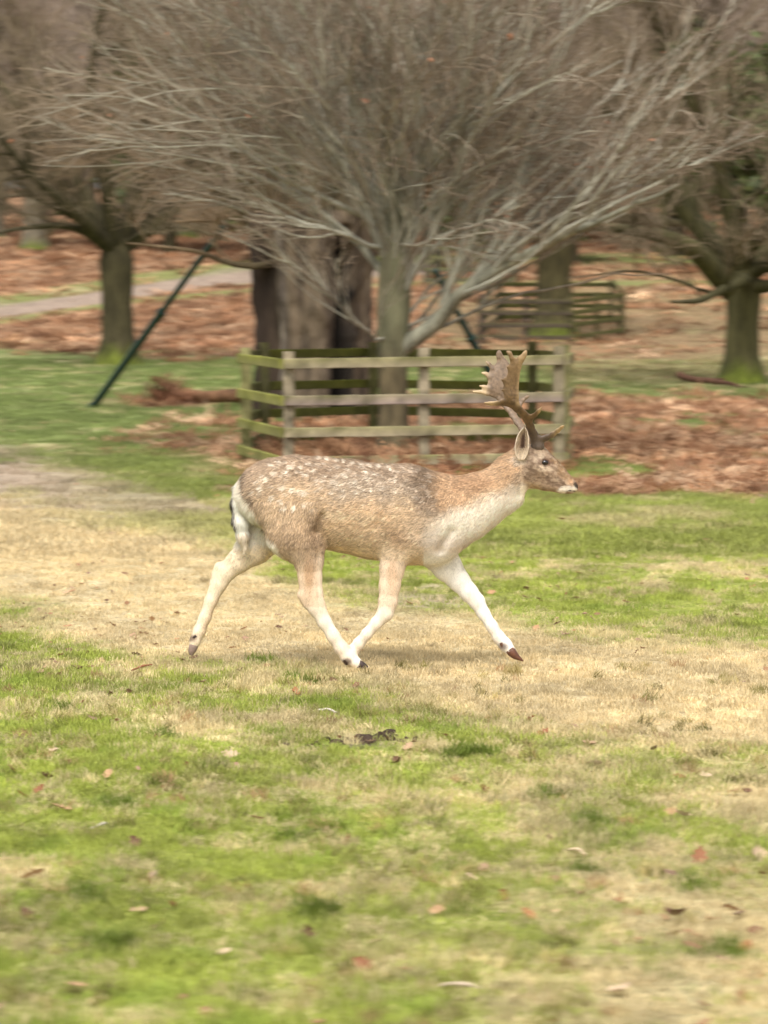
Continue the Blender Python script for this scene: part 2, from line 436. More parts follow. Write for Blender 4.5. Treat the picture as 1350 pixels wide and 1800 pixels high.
    rot = np.stack([r.normal(0, .1, n), r.normal(0, .1, n), r.uniform(0, 6.28, n)], -1)
    scatter('distant_grass', np.stack([x, y, z], -1), rot, r.uniform(.6, 1.3, n), c * r.uniform(.8, 1.25, (n, 1)), turf_far)
grass()

def frond_clump(seed, nf, L0, L1, lift):
    r = rng_(seed); V = []; F = []
    for i in range(nf):
        a = r.uniform(0, 6.28); L = r.uniform(L0, L1); el = r.uniform(.1, lift); dirx, diry = math.cos(a), math.sin(a)
        nseg = 15; p = np.array([r.normal(0, .08), r.normal(0, .08), 0.]); side = np.array([-diry, dirx, 0])
        prev = None; roll = r.normal(0, .6)
        for s in range(nseg):
            t = s / (nseg - 1)
            e = el - 1.5 * t * el + r.normal(0, .12)
            d = np.array([dirx * math.cos(e), diry * math.cos(e), math.sin(e)]); a2 = r.normal(0, .12)
            dirx, diry = dirx * math.cos(a2) - diry * math.sin(a2), dirx * math.sin(a2) + diry * math.cos(a2)
            q = p + d * L / nseg; q[2] = max(q[2], .01)
            k = len(V); wv = side * .006
            V += [p - wv, p + wv, q]; F += [(k, k + 1, k + 2)]
            if t > .22:
                pl = L * .34 * (1 - t) ** .8 + .02
                for sg in (-1, 1):
                    if r.uniform() < .12: continue
                    sd_ = side * sg * math.cos(roll) + np.array([0, 0, 1]) * math.sin(roll) * sg * .7 + d * .35
                    tip = p + sd_ * pl * r.uniform(.6, 1.1) + np.array([0, 0, -r.uniform(0, .35) * pl])
                    tip[2] = max(tip[2], .005)
                    w2 = d * pl * .11; k = len(V)
                    mid = (p + tip) / 2 + np.array([0, 0, r.uniform(.0, .2) * pl])
                    V += [p, mid - w2, mid + w2, tip]; F += [(k, k + 1, k + 2), (k + 1, k + 3, k + 2)]
            p = q
    return mesh_data('frond_clump', V, np.array(F), M_frond, False)

fern_coll = variants('fern_variants', [frond_clump(60 + i, 10, .25, .6, 1.2) for i in range(6)])
far_fern = variants('far_fern_variants', [frond_clump(80 + i, 8, .4, .9, 1.2) for i in range(4)])

def leaf_mesh(seed, L=.075, curl=.5, fine=True):
    r = rng_(seed); n = 9; V = []; F = []
    for i in range(n):
        t = i / (n - 1); w = L * .3 * math.sin(math.pi * min(1, t * .93 + .05)) ** .7 * (1 + .28 * math.cos(i * math.pi)) 
        zc = L * curl * (t - .5) ** 2 * r.uniform(.7, 1.3)
        for s in (-1, 0, 1):
            V.append((s * w * r.uniform(.85, 1.1), (t - .5) * L, zc + (abs(s) * w * curl * r.uniform(.3, 1.2))))
        if i:
            k = (i - 1) * 3
            F += [(k, k + 1, k + 4, k + 3), (k + 1, k + 2, k + 5, k + 4)]
    return np.array(V), np.array(F)

M_leafi = tint_mat('litter_leaf', .75, 3, 0, 0, inst=True, transl=.15, rnd=.25)
litter_coll = variants('litter_variants', [mesh_data('litter', *leaf_mesh(s, .075, .5), M_leafi, True) for s in range(5)])

def bracken():
    r = rng_(77)
    x, y = scatter_region(21, 22, 66, 17, lambda v: .165 * v + 1.5); z = ground_z(x, y); c, w, px, py, hill = turf_colour(x, y, z)
    k = (r.uniform(size=len(x)) < w[:, 3] ** 1.2); x, y, z = x[k], y[k], z[k]; n = len(x)
    pal = np.array([lin((168, 126, 92)), lin((184, 146, 112)), lin((134, 98, 72)), lin((200, 168, 134)), lin((152, 112, 82))])
    c = pal[r.integers(0, 5, n)] * r.uniform(.75, 1.2, (n, 1)) * (.62 + .75 * fbm(x * 1.4, y * .7, 91, 3))[:, None]
    rot = np.stack([r.normal(0, .12, n), r.normal(0, .12, n), r.uniform(0, 6.28, n)], -1)
    s = r.uniform(.4, .9, n) * (.6 + .6 * fbm(x * .7, y * .5, 92, 2)); rot[:, :2] *= np.where(r.uniform(size=(n, 1)) < .15, 5, 1)
    scatter('bracken', np.stack([x, y, z - .02], -1), rot, np.stack([s, s, s * .95], -1), c, fern_coll)
    # a few fronds standing against the pen and behind the buck
    x, y = scatter_region(23, 66, 150, 4.5, lambda v: .165 * v + 3); z = ground_z(x, y); c, w, px, py, hill = turf_colour(x, y, z)
    k = (r.uniform(size=len(x)) < w[:, 3]); x, y, z = x[k], y[k], z[k]; n = len(x)
    c = pal[r.integers(0, 5, n)] * r.uniform(.75, 1.2, (n, 1)) * (.6 + .75 * fbm(x * .8, y * .25, 93, 3))[:, None]
    rot = np.stack([r.normal(0, .1, n), r.normal(0, .1, n), r.uniform(0, 6.28, n)], -1)
    s = r.uniform(.55, 1.2, n)
    scatter('hill_bracken', np.stack([x, y, z - .02], -1), rot, np.stack([s, s, s * .7], -1), c, far_fern)
    # leaf litter on the ground: hill, round the pen, thin in the turf
    x, y = scatter_region(24, 5, 20, 34, lambda v: .17 * v + .9); x2, y2 = scatter_region(25, 20, 75, 34, lambda v: .165 * v + 1.5); x3, y3 = scatter_region(26, 75, 135, 14, lambda v: .16 * v + 2)
    sc = np.concatenate([np.full(len(x), 1.), np.full(len(x2), 1.3), np.full(len(x3), 2.0)])
    x = np.concatenate([x, x2, x3]); y = np.concatenate([y, y2, y3]); z = ground_z(x, y); c, w, px, py, hill = turf_colour(x, y, z)
    cl = fbm(x * 1.1, y * .9, 66, 3)
    pr = np.where(y < 20, sstep(.54, .68, cl) * .75 + .07, np.clip(w[:, 4] * .95 + w[:, 3] * .35 + .04, 0, 1))
    k = r.uniform(size=len(x)) < pr; x, y, z, sc = x[k], y[k], z[k], sc[k]; n = len(x)
    pal = np.array([lin((156, 122, 90)), lin((182, 152, 120)), lin((124, 94, 70)), lin((146, 118, 96)), lin((150, 112, 80))])
    c = pal[r.integers(0, 5, n)] * r.uniform(.7, 1.15, (n, 1))
    rot = np.stack([r.normal(0, .35, n), r.normal(0, .35, n), r.uniform(0, 6.28, n)], -1)
    scatter('leaf_litter', np.stack([x, y, z + .012 * sc], -1), rot, sc * r.uniform(.25, .8, n), c, litter_coll)
bracken()

# ------------------------------------------------------------------ tubes and trees
def tubes(P, R, k=6):
    """P (B,N,3), R (B,N) -> verts, quads, per-vertex radius"""
    B, N, _ = P.shape
    T = np.gradient(P, axis=1); T /= np.linalg.norm(T, axis=2, keepdims=True) + 1e-9
    ref = np.where(np.abs(T[:, :1, 2:3]) > .85, np.array([1., 0, 0]), np.array([0, 0, 1.]))
    ref = np.broadcast_to(ref, T.shape)
    U = np.cross(T, ref); U /= np.linalg.norm(U, axis=2, keepdims=True) + 1e-9
    Vv = np.cross(T, U)
    a = np.arange(k) * 2 * math.pi / k
    V = P[:, :, None, :] + R[:, :, None, None] * (np.cos(a)[None, None, :, None] * U[:, :, None, :] + np.sin(a)[None, None, :, None] * Vv[:, :, None, :])
    b, i, j = np.meshgrid(np.arange(B), np.arange(N - 1), np.arange(k), indexing='ij')
    base = b * N * k; j2 = (j + 1) % k
    F = np.stack([base + i * k + j, base + i * k + j2, base + (i + 1) * k + j2, base + (i + 1) * k + j], -1).reshape(-1, 4)
    return V.reshape(-1, 3), F, np.repeat(R.reshape(-1), k)

def resample(P, R, n, rough=0, seed=0):
    P = np.asarray(P, float); R = np.asarray(R, float)
    d = np.concatenate([[0], np.cumsum(np.linalg.norm(np.diff(P, axis=0), axis=1))]); t = np.linspace(0, d[-1], n)
    # smooth catmull via cubic on doubled linear samples
    Q = np.stack([np.interp(t, d, P[:, i]) for i in range(3)], 1); r = np.interp(t, d, R)
    for _ in range(max(1, n // len(P) // 2)):
        Q[1:-1] = (Q[:-2] + 2 * Q[1:-1] + Q[2:]) / 4
    if rough:
        g = rng_(seed); nz = g.normal(0, rough, (n, 3)); nz[0] = 0
        nz = (nz + np.roll(nz, 1, 0)) / 2; nz[0] = 0
        Q = Q + nz
    return Q, r

def grow(r, P, R, nper, t0, t1, a0, a1, l0, l1, rr, N, wob, up, taper=.3, flat=1.0, rmin=0.0):
    B, M, _ = P.shape
    idx = np.repeat(np.arange(B), nper); n = len(idx)
    t = r.uniform(t0, t1, n); f = t * (M - 1); i = np.minimum(f.astype(int), M - 2); fr = (f - i)[:, None]
    p = P[idx, i] * (1 - fr) + P[idx, i + 1] * fr
    T = P[idx, i + 1] - P[idx, i]; T /= np.linalg.norm(T, axis=1, keepdims=True) + 1e-9
    rl = R[idx, i] * (1 - fr[:, 0]) + R[idx, i + 1] * fr[:, 0]
    plen = np.linalg.norm(np.diff(P, axis=1), axis=2).sum(1)[idx]
    q = r.normal(size=(n, 3)) * np.array([1, 1, flat]); q -= (q * T).sum(1, keepdims=True) * T; q /= np.linalg.norm(q, axis=1, keepdims=True) + 1e-9
    a = r.uniform(a0, a1, n)[:, None]; d = T * np.cos(a) + q * np.sin(a)
    L = plen * r.uniform(l0, l1, n) * (1.15 - .6 * t)
    Q = np.zeros((n, N, 3)); Q[:, 0] = p
    for s in range(1, N):
        d = d + r.normal(0, wob, (n, 3)) + np.array([0, 0, up]); d /= np.linalg.norm(d, axis=1, keepdims=True)
        Q[:, s] = Q[:, s - 1] + d * (L / (N - 1))[:, None]
    r0 = np.maximum(rl * rr * r.uniform(.7, 1.1, n), rmin)
    RR = r0[:, None] * (1 - (1 - taper) * np.linspace(0, 1, N)[None, :] ** .9)
    return Q, np.maximum(RR, rmin * .6)

def bark_tint(V, rad, thick, thin, rt, moss=None, mossz=None, seed=0):
    f = sstep(rt[0], rt[1], rad)[:, None]
    n = fbm(V[:, 0] * 2.3 + V[:, 1], V[:, 2] * 2.3, 7 + seed, 3)[:, None]
    c = thin * (1 - f) + thick * f
    c = c * (.65 + .7 * n)
    return c

def limb_obj(name, P, R, k, parent, thick, thin, rt, mat=M_bark, flute=0, moss=None):
    V, F, rad = tubes(P[None], R[None], k)
    if flute:
        N = len(P); ang = np.tile(np.arange(k) / k * 2 * math.pi, N); ctr = np.repeat(P, k, 0)
        hh = np.repeat(np.linspace(0, 1, N), k)
        w = 1 + flute * (.5 * np.sin(ang * 3 + hh * 2) + .35 * np.sin(ang * 5 + 1.3 + hh * 3) + .5 * (fbm(ang * 1.5, hh * 8, 3, 3) - .5))
        V = ctr + (V - ctr) * w[:, None]
    c = bark_tint(V, rad, thick, thin, rt)
    if moss is not None:
        z0, z1, mc = moss
        m = sstep(z1, z0, V[:, 2] + (fbm(V[:, 0] * 6 + V[:, 1] * 3, V[:, 2] * 4, 8, 3) - .5) * (z1 - z0) * 1.3)[:, None]
        c = c * (1 - m) + mc * (.4 + 1.0 * fbm(V[:, 0] * 9, V[:, 2] * 9, 2, 2))[:, None] * m
    return obj(name, mesh_data(name, V, F, mat, True, c), parent)

MOSS = lin((88, 96, 32))

def bare_tree(name, label, base, H, r_trunk, fork, nl, crown_r, seed, thick, thin, n2=9, n3=9, n4=7, group=None, lean=(0, 0), limbs=None, el=(15, 75), moss=True, twig=.009, cat='tree', k=14):
    """a spreading bare oak: trunk, limbs as parts, all finer wood as one crown part. base is world xyz of the foot"""
    r = rng_(seed); root = empty(name, base); tag(root, label, cat, group)
    tp = [(0, 0, -.15), (.0, 0, fork * .3), (lean[0] * .5, lean[1] * .5, fork * .65), (lean[0], lean[1], fork), (lean[0] * 1.2, lean[1] * 1.1, fork * 1.25)]
    tr = [r_trunk * 1.5, r_trunk * 1.02, r_trunk * .95, r_trunk * 1.08, r_trunk * .7]
    P, R = resample(tp, tr, 22)
    # root flare
    R = R * (1 + .35 * np.exp(-(P[:, 2] - P[0, 2]) / .22))
    limb_obj('trunk', P, R, 22, root, thick, thin, (.01, .05), flute=.10, moss=(.02, .5, MOSS) if moss else None)
    LP, LR = [], []
    top = P[-3]
    for i in range(nl):
        az = i * 2.39996 + r.uniform(-.3, .3); e = math.radians(r.uniform(*el) if i % 3 else r.uniform(el[0], el[0] + 18))
        L = crown_r * r.uniform(.85, 1.1) / max(.55, math.cos(e)) * (.9 if i % 3 else 1.0)
        L = min(L, (H - fork) * 1.1)
        d = np.array([math.cos(az) * math.cos(e), math.sin(az) * math.cos(e), math.sin(e)])
        p = top + np.array([0, 0, r.uniform(-.25, .1) * fork * .35]); pts = [p]
        for s in range(9):
            d = d + r.normal(0, .13, 3) + np.array([0, 0, .02]); d /= np.linalg.norm(d); p = p + d * L / 9; pts.append(p)
        r0 = r_trunk * r.uniform(.38, .6)
        Q, q = resample(pts, np.linspace(r0, r0 * .22, 10), 10)
        LP.append(Q); LR.append(q)
    if limbs:
        for pts, r0 in limbs:
            Q, q = resample(np.asarray(pts) - np.asarray(base), np.linspace(r0, r0 * .25, len(pts)), 10, .02, seed)
            LP.append(Q); LR.append(q)
    for Q, q in zip(LP, LR):
        limb_obj('limb', Q, q, 8, root, thick, thin, (.01, .05))
    LP = np.array(LP); LR = np.array(LR)
    def browse(Q, q):
        tip = Q[:, -1]; k = (tip[:, 2] > fork * 1.12 + .08 * np.hypot(tip[:, 0], tip[:, 1])) | (r.uniform(size=len(Q)) < .008)
        return Q[k], q[k]
    A, a = browse(*grow(r, LP, LR, n2, .2, .98, .35, .95, .35, .6, .5, 7, .13, .03, rmin=.02))
    B, b = browse(*grow(r, A, a, n3 + 1, .1, 1., .3, .9, .4, .7, .5, 5, .16, .02, rmin=.012))
    C, c = browse(*grow(r, B, b, n4, .1, 1., .3, .9, .5, .9, .6, 4, .2, 0, rmin=twig))
    Vs, Fs, Rs, o = [], [], [], 0
    for (X, x, kk) in ((A, a, 4), (B, b, 3), (C, c, 3)):
        V, F, rad = tubes(X, x, kk); Vs.append(V); Fs.append(F + o); Rs.append(rad); o += len(V)
    V = np.concatenate(Vs); F = np.concatenate(Fs); rad = np.concatenate(Rs)
    me = mesh_data('crown', V, F, M_branch, False, bark_tint(V, rad, thick, thin, (.01, .05)))
    tag(obj('crown', me, root), kind='stuff')
    return root

def copy_tree(o, loc, rz, s, label, group=None, name=None):
    c = o.copy(); COL.objects.link(c); c.location = loc; c.rotation_euler = (0, 0, rz); c.scale = (s, s, s); c['label'] = label
    if group: c['group'] = group
    for ch in list(o.children):
        d = ch.copy(); COL.objects.link(d); d.parent = c
    return c

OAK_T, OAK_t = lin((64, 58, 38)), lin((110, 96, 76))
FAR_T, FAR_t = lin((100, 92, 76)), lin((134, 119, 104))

def trees():
    # left oak
    b = G(206, 64)
    bare_tree('oak_tree', 'bare oak with mossy green foot standing behind the green pole, nearer the dirt track', b, 9.5, .36, 2.3, 9, 4.4, 17, OAK_T, OAK_t, 10, 9, 7, el=(28, 75),
              limbs=[([W(190, 440, 64), W(165, 412, 63.5), W(120, 395, 63), W(50, 400, 62), W(-30, 410, 61)], .12),
                     ([W(220, 430, 64), W(260, 405, 63), W(330, 400, 62), W(400, 420, 61)], .09)], lean=(0, 0), cat='oak tree')
    # right oak
    b = G(1302, 55)
    bare_tree('oak_tree', 'bare oak at the right edge with thick crooked limbs low over the turf', b, 8.5, .33, 1.9, 9, 4.2, 23, lin((70, 66, 40)), OAK_t, 10, 9, 7,
              limbs=[([W(1290, 512, 55), W(1255, 470, 54.6), W(1215, 432, 54), W(1170, 412, 53.5), W(1100, 402, 53), W(1020, 398, 52)], .25),
                     ([W(1282, 517, 55), W(1240, 513, 54.5), W(1180, 488, 54), W(1110, 470, 53.5), W(1060, 482, 53), W(1000, 493, 52.5)], .045),
                     ([W(1320, 500, 55), W(1350, 505, 54.6), W(1390, 490, 54), W(1450, 440, 53)], .16),
                     ([W(1305, 480, 55), W(1320, 430, 54.6), W(1345, 400, 54), W(1400, 350, 53)], .2)], lean=(.03, 0), cat='oak tree')
    # tree in the small far pen
    b = G(972, 79)
    bare_tree('oak_tree', 'bare oak growing inside the small far pen, seen past the antlers', b, 9.5, .5, 2.7, 8, 4.6, 31, lin((68, 62, 38)), OAK_t, 9, 8, 7, cat='oak tree')
    # woodland on the hill
    g = 'bare trees in the wood on the hill'
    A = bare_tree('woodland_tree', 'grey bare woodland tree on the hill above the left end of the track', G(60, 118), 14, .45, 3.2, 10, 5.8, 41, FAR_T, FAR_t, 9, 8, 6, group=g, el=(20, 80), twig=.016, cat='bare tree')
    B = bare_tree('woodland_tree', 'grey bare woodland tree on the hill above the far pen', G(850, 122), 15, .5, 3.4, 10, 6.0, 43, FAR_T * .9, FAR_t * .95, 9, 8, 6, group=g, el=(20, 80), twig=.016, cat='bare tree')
    names = ['above the left pole', 'behind the old hollow oak', 'right of the old hollow oak', 'above the penned tree', 'behind the right oak', 'at the right end of the wood', 'over the left end of the track', 'behind the left oak']
    spots = [(330, 128), (520, 120), (680, 130), (1010, 126), (1180, 118), (1370, 124), (-40, 140), (210, 140)]
    for i, ((px, D), nm) in enumerate(zip(spots, names)):
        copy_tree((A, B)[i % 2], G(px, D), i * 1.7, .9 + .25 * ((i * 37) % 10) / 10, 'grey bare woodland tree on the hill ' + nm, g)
    r = rng_(9)
    rear = ['over the left edge of the wood', 'between the left oak and the green pole', 'beyond the tip of the green pole', 'beyond the hollow oak', 'beyond the crown of the penned tree',
            'over the far pen', 'between the far pen and the right oak', 'beyond the right oak', 'beyond the right edge of the wood']
    for i, px in enumerate((-60, 110, 280, 450, 620, 790, 960, 1130, 1300)):
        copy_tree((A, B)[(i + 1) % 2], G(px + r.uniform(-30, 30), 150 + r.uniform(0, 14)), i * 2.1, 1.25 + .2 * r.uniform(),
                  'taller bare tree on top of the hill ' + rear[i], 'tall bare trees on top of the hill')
    rear3 = ['past the far left edge', 'left of the sky gap', 'right of the sky gap', 'above the hollow oak', 'straight above the pen', 'right of the penned tree', 'above the slope pen', 'left of the right oak', 'above the right oak']
    for i, px in enumerate((-20, 150, 330, 500, 700, 860, 1050, 1210, 1380)):
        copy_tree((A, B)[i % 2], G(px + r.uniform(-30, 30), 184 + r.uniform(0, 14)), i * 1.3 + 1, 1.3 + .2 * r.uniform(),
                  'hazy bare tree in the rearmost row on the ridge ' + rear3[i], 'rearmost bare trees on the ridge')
    yn = ['at the left edge of the ridge', 'left of the left oak', 'just behind the left oak', 'beyond the green pole tip', 'left of the hollow oak', 'right of the hollow oak', 'over the farthest pen', 'right of the slope pen', 'left of the right oak', 'behind the right oak']
    for i, px in enumerate((0, 75, 160, 300, 410, 720, 830, 1060, 1200, 1310)):
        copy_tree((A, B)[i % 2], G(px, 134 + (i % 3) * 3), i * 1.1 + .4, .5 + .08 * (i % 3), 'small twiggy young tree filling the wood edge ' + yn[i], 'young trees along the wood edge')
    on = ['beyond the left edge of the picture', 'well left of the track', 'beyond the right oak, out to the right', 'farther right along the ridge', 'at the far right of the ridge', 'at the far left of the ridge']
    for i, (px, D, sc_) in enumerate(((-230, 126, 1.), (-420, 136, 1.2), (1540, 124, 1.), (1700, 134, 1.2), (1880, 128, 1.1), (-620, 130, 1.2))):
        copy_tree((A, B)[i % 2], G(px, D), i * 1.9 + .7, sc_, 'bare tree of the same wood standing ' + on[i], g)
    # dark evergreens inside the wood
    def leafball(seed):
        q = rng_(seed); n = 3800
        u = q.normal(size=(n, 3)); u /= np.linalg.norm(u, axis=1, keepdims=True)
        cl = q.normal(size=(26, 3)); cl /= np.linalg.norm(cl, axis=1, keepdims=True); cl *= q.uniform(.4, .9, (26, 1))
        ii = q.integers(0, 26, n); P = cl[ii] + u * q.uniform(.1, .42, (n, 1)); P = P * np.array([1.5, 1.5, 2.1]) + np.array([0, 0, 2.7])
        a = q.normal(size=(n, 3)); a /= np.linalg.norm(a, axis=1, keepdims=True); c = np.cross(a, u); c /= np.linalg.norm(c, axis=1, keepdims=True) + 1e-9
        s = q.uniform(.07, .16, (n, 1)); V = np.stack([P - a * s, P + c * s * .6, P + a * s, P - c * s * .6], 1).reshape(-1, 3)
        F = np.arange(4 * n).reshape(-1, 4); T = np.repeat(lin((80, 88, 50)) * q.uniform(.5, 1.4, (n, 1)), 4, 0)
        return V, F, T
    V, F, T = leafball(3); me = mesh_data('crown', V, F, M_holly, False, T)
    Vt, Ft, rt = tubes(np.array([[[0, 0, -.2], [.05, 0, 1.2], [0, .05, 2.6], [0, 0, 4.]]]), np.array([[.16, .12, .09, .04]]), 8)
    mt = mesh_data('trunk', Vt, Ft, M_bark, True, OAK_T * .8)
    for i, (px, D, s, lb) in enumerate(((455, 112, 1.5, 'low dark evergreen above the tip of the green pole'), (770, 108, 1.25, 'dark evergreen beside the smallest farthest pen'),
                                 (560, 110, 1.8, 'broad dark evergreen behind the hollow oak'), (1010, 112, 1.3, 'dark evergreen above the pen on the slope'),
                                 (300, 116, 2.0, 'dark evergreen above the dirt track'), (700, 116, 2.2, 'tall dark evergreen behind the penned tree'), (1295, 108, 2.0, 'dark evergreen showing between the limbs of the right oak'), (1190, 116, 2.2, 'dark evergreen left of the right oak'))):
        t = empty('evergreen_tree', G(px, D)); t.scale = (s, s, s * .9); t.rotation_euler = (0, 0, i); tag(t, lb, 'evergreen', 'dark evergreens in the wood')
        tag(obj('crown', me, t), kind='stuff'); obj('trunk', mt, t)
trees()

# ------------------------------------------------------------------ the penned tree
def penned_tree():
    Y0 = 33.3; r = rng_(101); base = G(690, Y0)
    root = empty('hornbeam_tree', base); tag(root, 'bare many-branched grey-green tree growing inside the near wooden pen', 'tree')
    TH, TN = lin((164, 161, 144)), lin((124, 108, 90)); TR = lin((104, 102, 78))
    off = lambda pts: [np.asarray(p) - base for p in pts]
    rt = (.006, .03)
    tp = off([G(690, Y0) - np.array([0, 0, .12]), W(690, 700, Y0), W(688, 620, Y0), W(690, 540, Y0), W(694, 460, Y0), W(700, 390, Y0), W(690, 300, Y0), W(676, 190, Y0), W(684, 80, Y0), W(690, -40, Y0), W(700, -160, Y0)])
    P, R = resample(tp, [.20, .165, .175, .20, .19, .135, .085, .06, .045, .03, .02], 46)
    R = R * (1 + .25 * np.exp(-(P[:, 2]) / .15))
    limb_obj('trunk', P, R, 28, root, TR, TN, rt, flute=.12, moss=(.9, 1.5, lin((92, 82, 60))))
    LP, LR = [], []
    def add(pts, r0, N=16, rough=.03):
        Q, q = resample(off(pts), np.linspace(r0 * (.98 if r0 > .1 else .7), r0 * .2, len(pts)), N, rough, len(LP)); LP.append(Q); LR.append(q)
    Y = Y0
    # limbs that can be followed in the photograph
    add([W(708, 612, Y), W(760, 575, Y - .2), W(800, 525, Y - .4), W(850, 488, Y - .6), W(905, 455, Y - .8), W(980, 420, Y - 1.1), W(1080, 380, Y - 1.4), W(1190, 330, Y - 1.6)], .105)
    add([W(830, 500, Y - .5), W(870, 445, Y - .5), W(893, 385, Y - .6), W(915, 320, Y - .6), W(945, 230, Y - .5), W(968, 130, Y - .4), W(990, 10, Y - .2), W(1000, -90, Y)], .075)
    add([W(690, 560, Y), W(715, 520, Y - .1), W(740, 470, Y - .2), W(770, 390, Y - .3), W(810, 300, Y - .4), W(850, 180, Y - .5), W(880, 60, Y - .6), W(900, -60, Y - .6)], .075)
    add([W(684, 590, Y), W(664, 600, Y - .3), W(620, 560, Y - .6), W(565, 510, Y - .9), W(520, 465, Y - 1.2), W(470, 425, Y - 1.4)], .035)
    add([W(684, 440, Y), W(650, 430, Y - .3), W(600, 410, Y - .6), W(530, 392, Y - .9), W(460, 375, Y - 1.1), W(380, 345, Y - 1.3), W(300, 330, Y - 1.5)], .05)
    add([W(686, 400, Y), W(640, 385, Y - .2), W(570, 345, Y - .5), W(480, 300, Y - .8), W(400, 240, Y - 1.0), W(300, 170, Y - 1.2), W(200, 110, Y - 1.4)], .06)
    add([W(686, 500, Y), W(640, 440, Y + .2), W(580, 380, Y + .4), W(500, 325, Y + .6), W(400, 290, Y + .9), W(290, 262, Y + 1.1), W(180, 250, Y + 1.2)], .065)
    add([W(690, 480, Y), W(650, 380, Y - .3), W(600, 280, Y - .5), W(530, 180, Y - .7), W(450, 90, Y - .8), W(370, 0, Y - .9), W(310, -70, Y - 1)], .07)
    add([W(690, 420, Y), W(655, 320, Y + .2), W(618, 200, Y + .3), W(585, 90, Y + .4), W(560, -40, Y + .5)], .07)
    add([W(698, 470, Y), W(735, 380, Y + .2), W(752, 270, Y + .4), W(765, 150, Y + .5), W(790, 20, Y + .6), W(810, -90, Y + .7)], .075)
    add([W(696, 450, Y), W(690, 360, Y - .4), W(660, 240, Y - .7), W(648, 120, Y - .9), W(640, -20, Y - 1.1)], .07)
    add([W(700, 500, Y), W(760, 440, Y + .3), W(840, 370, Y + .6), W(930, 290, Y + .9), W(1030, 200, Y + 1.2), W(1120, 130, Y + 1.4)], .06)
    add([W(835, 500, Y - .5), W(900, 440, Y - .9), W(960, 395, Y - 1.2), W(1040, 350, Y - 1.5), W(1130, 310, Y - 1.7), W(1230, 285, Y - 1.8)], .045)
    add([W(845, 480, Y - .4), W(930, 400, Y - .3), W(1000, 330, Y - .1), W(1080, 250, Y + .1), W(1160, 180, Y + .3), W(1250, 120, Y + .5)], .05)
    add([W(700, 385, Y), W(760, 290, Y - .5), W(830, 215, Y - .9), W(910, 130, Y - 1.2), W(1000, 50, Y - 1.4), W(1070, -20, Y - 1.6)], .055)
    add([W(694, 430, Y), W(720, 432, Y - .3), W(780, 418, Y - .7), W(850, 385, Y - 1.0), W(940, 350, Y - 1.3)], .035)
    # the rest of the fan, front and back
    for i in range(28):
        az = i * 2.39996 + .5; h = .34 + .56 * ((i * .618) % 1.0)
        k = int(h * 30); p0 = P[min(k, 34)]; e = math.radians(18 + 52 * ((i * .37 + .2) % 1.0))
        L = 3.9 * r.uniform(.8, 1.1); d = np.array([math.cos(az) * math.cos(e), math.sin(az) * math.cos(e), math.sin(e)]); pts = [p0 + base]
        for s in range(8):
            d = d + r.normal(0, .09, 3) + np.array([0, 0, .012]); d /= np.linalg.norm(d); pts.append(pts[-1] + d * L / 8)
        add(pts, r.uniform(.026, .04))
    for Q, q in zip(LP, LR):
        limb_obj('limb', Q, q, 9, root, TR * .5 + TH * .5 if q[0] > .06 else TH * .9, TN, rt, mat=M_bark, flute=.12)
    LP = np.array(LP); LR = np.array(LR)
    def browse(Q, q):        # deer keep the crown clear below a rising browse line
        tip = Q[:, -1]; rho = np.hypot(tip[:, 0], tip[:, 1]); k = (tip[:, 2] > 1.5 + .43 * rho) | (r.uniform(size=len(Q)) < .02)
        return Q[k], q[k]
    A, a = browse(*grow(r, LP, LR, 13, .12, .98, .2, .56, .38, .68, .62, 8, .10, .01, rmin=.012))
    B, b = browse(*grow(r, A, a, 7, .08, 1., .22, .65, .38, .68, .6, 6, .13, .0, rmin=.0078))
    C, c = browse(*grow(r, B, b, 3, .1, 1., .3, .8, .5, .95, .6, 5, .17, -.01, rmin=.005))
    for nm, lst in (('branch_wood', [(A, a, 5), (B, b, 3)]), ('crown', [(C, c, 3)])):
        Vs, Fs, Rs, o = [], [], [], 0
        for (X, x, kk) in lst:
            V, F, rad = tubes(X, x, kk); Vs.append(V); Fs.append(F + o); Rs.append(rad); o += len(V)
        V = np.concatenate(Vs); F = np.concatenate(Fs); rad = np.concatenate(Rs)
        tag(obj(nm, mesh_data(nm, V, F, M_branch, False, bark_tint(V, rad, TH, TN, (.003, .010))), root), kind='stuff')
    # withered leaves that still hang on it
    V, F = leaf_mesh(5, .1, .6); me = mesh_data('leaf', V, F, M_leaf, True, lin((156, 112, 86)))
    for i in range(70):
        k = r.integers(0, len(C)); o = obj('leaf', me, root, C[k, -1]); s = r.uniform(.45, 1.0)
        o.scale = (s, s, s); o.rotation_euler = r.uniform(-1.5, 1.5, 3)
penned_tree()

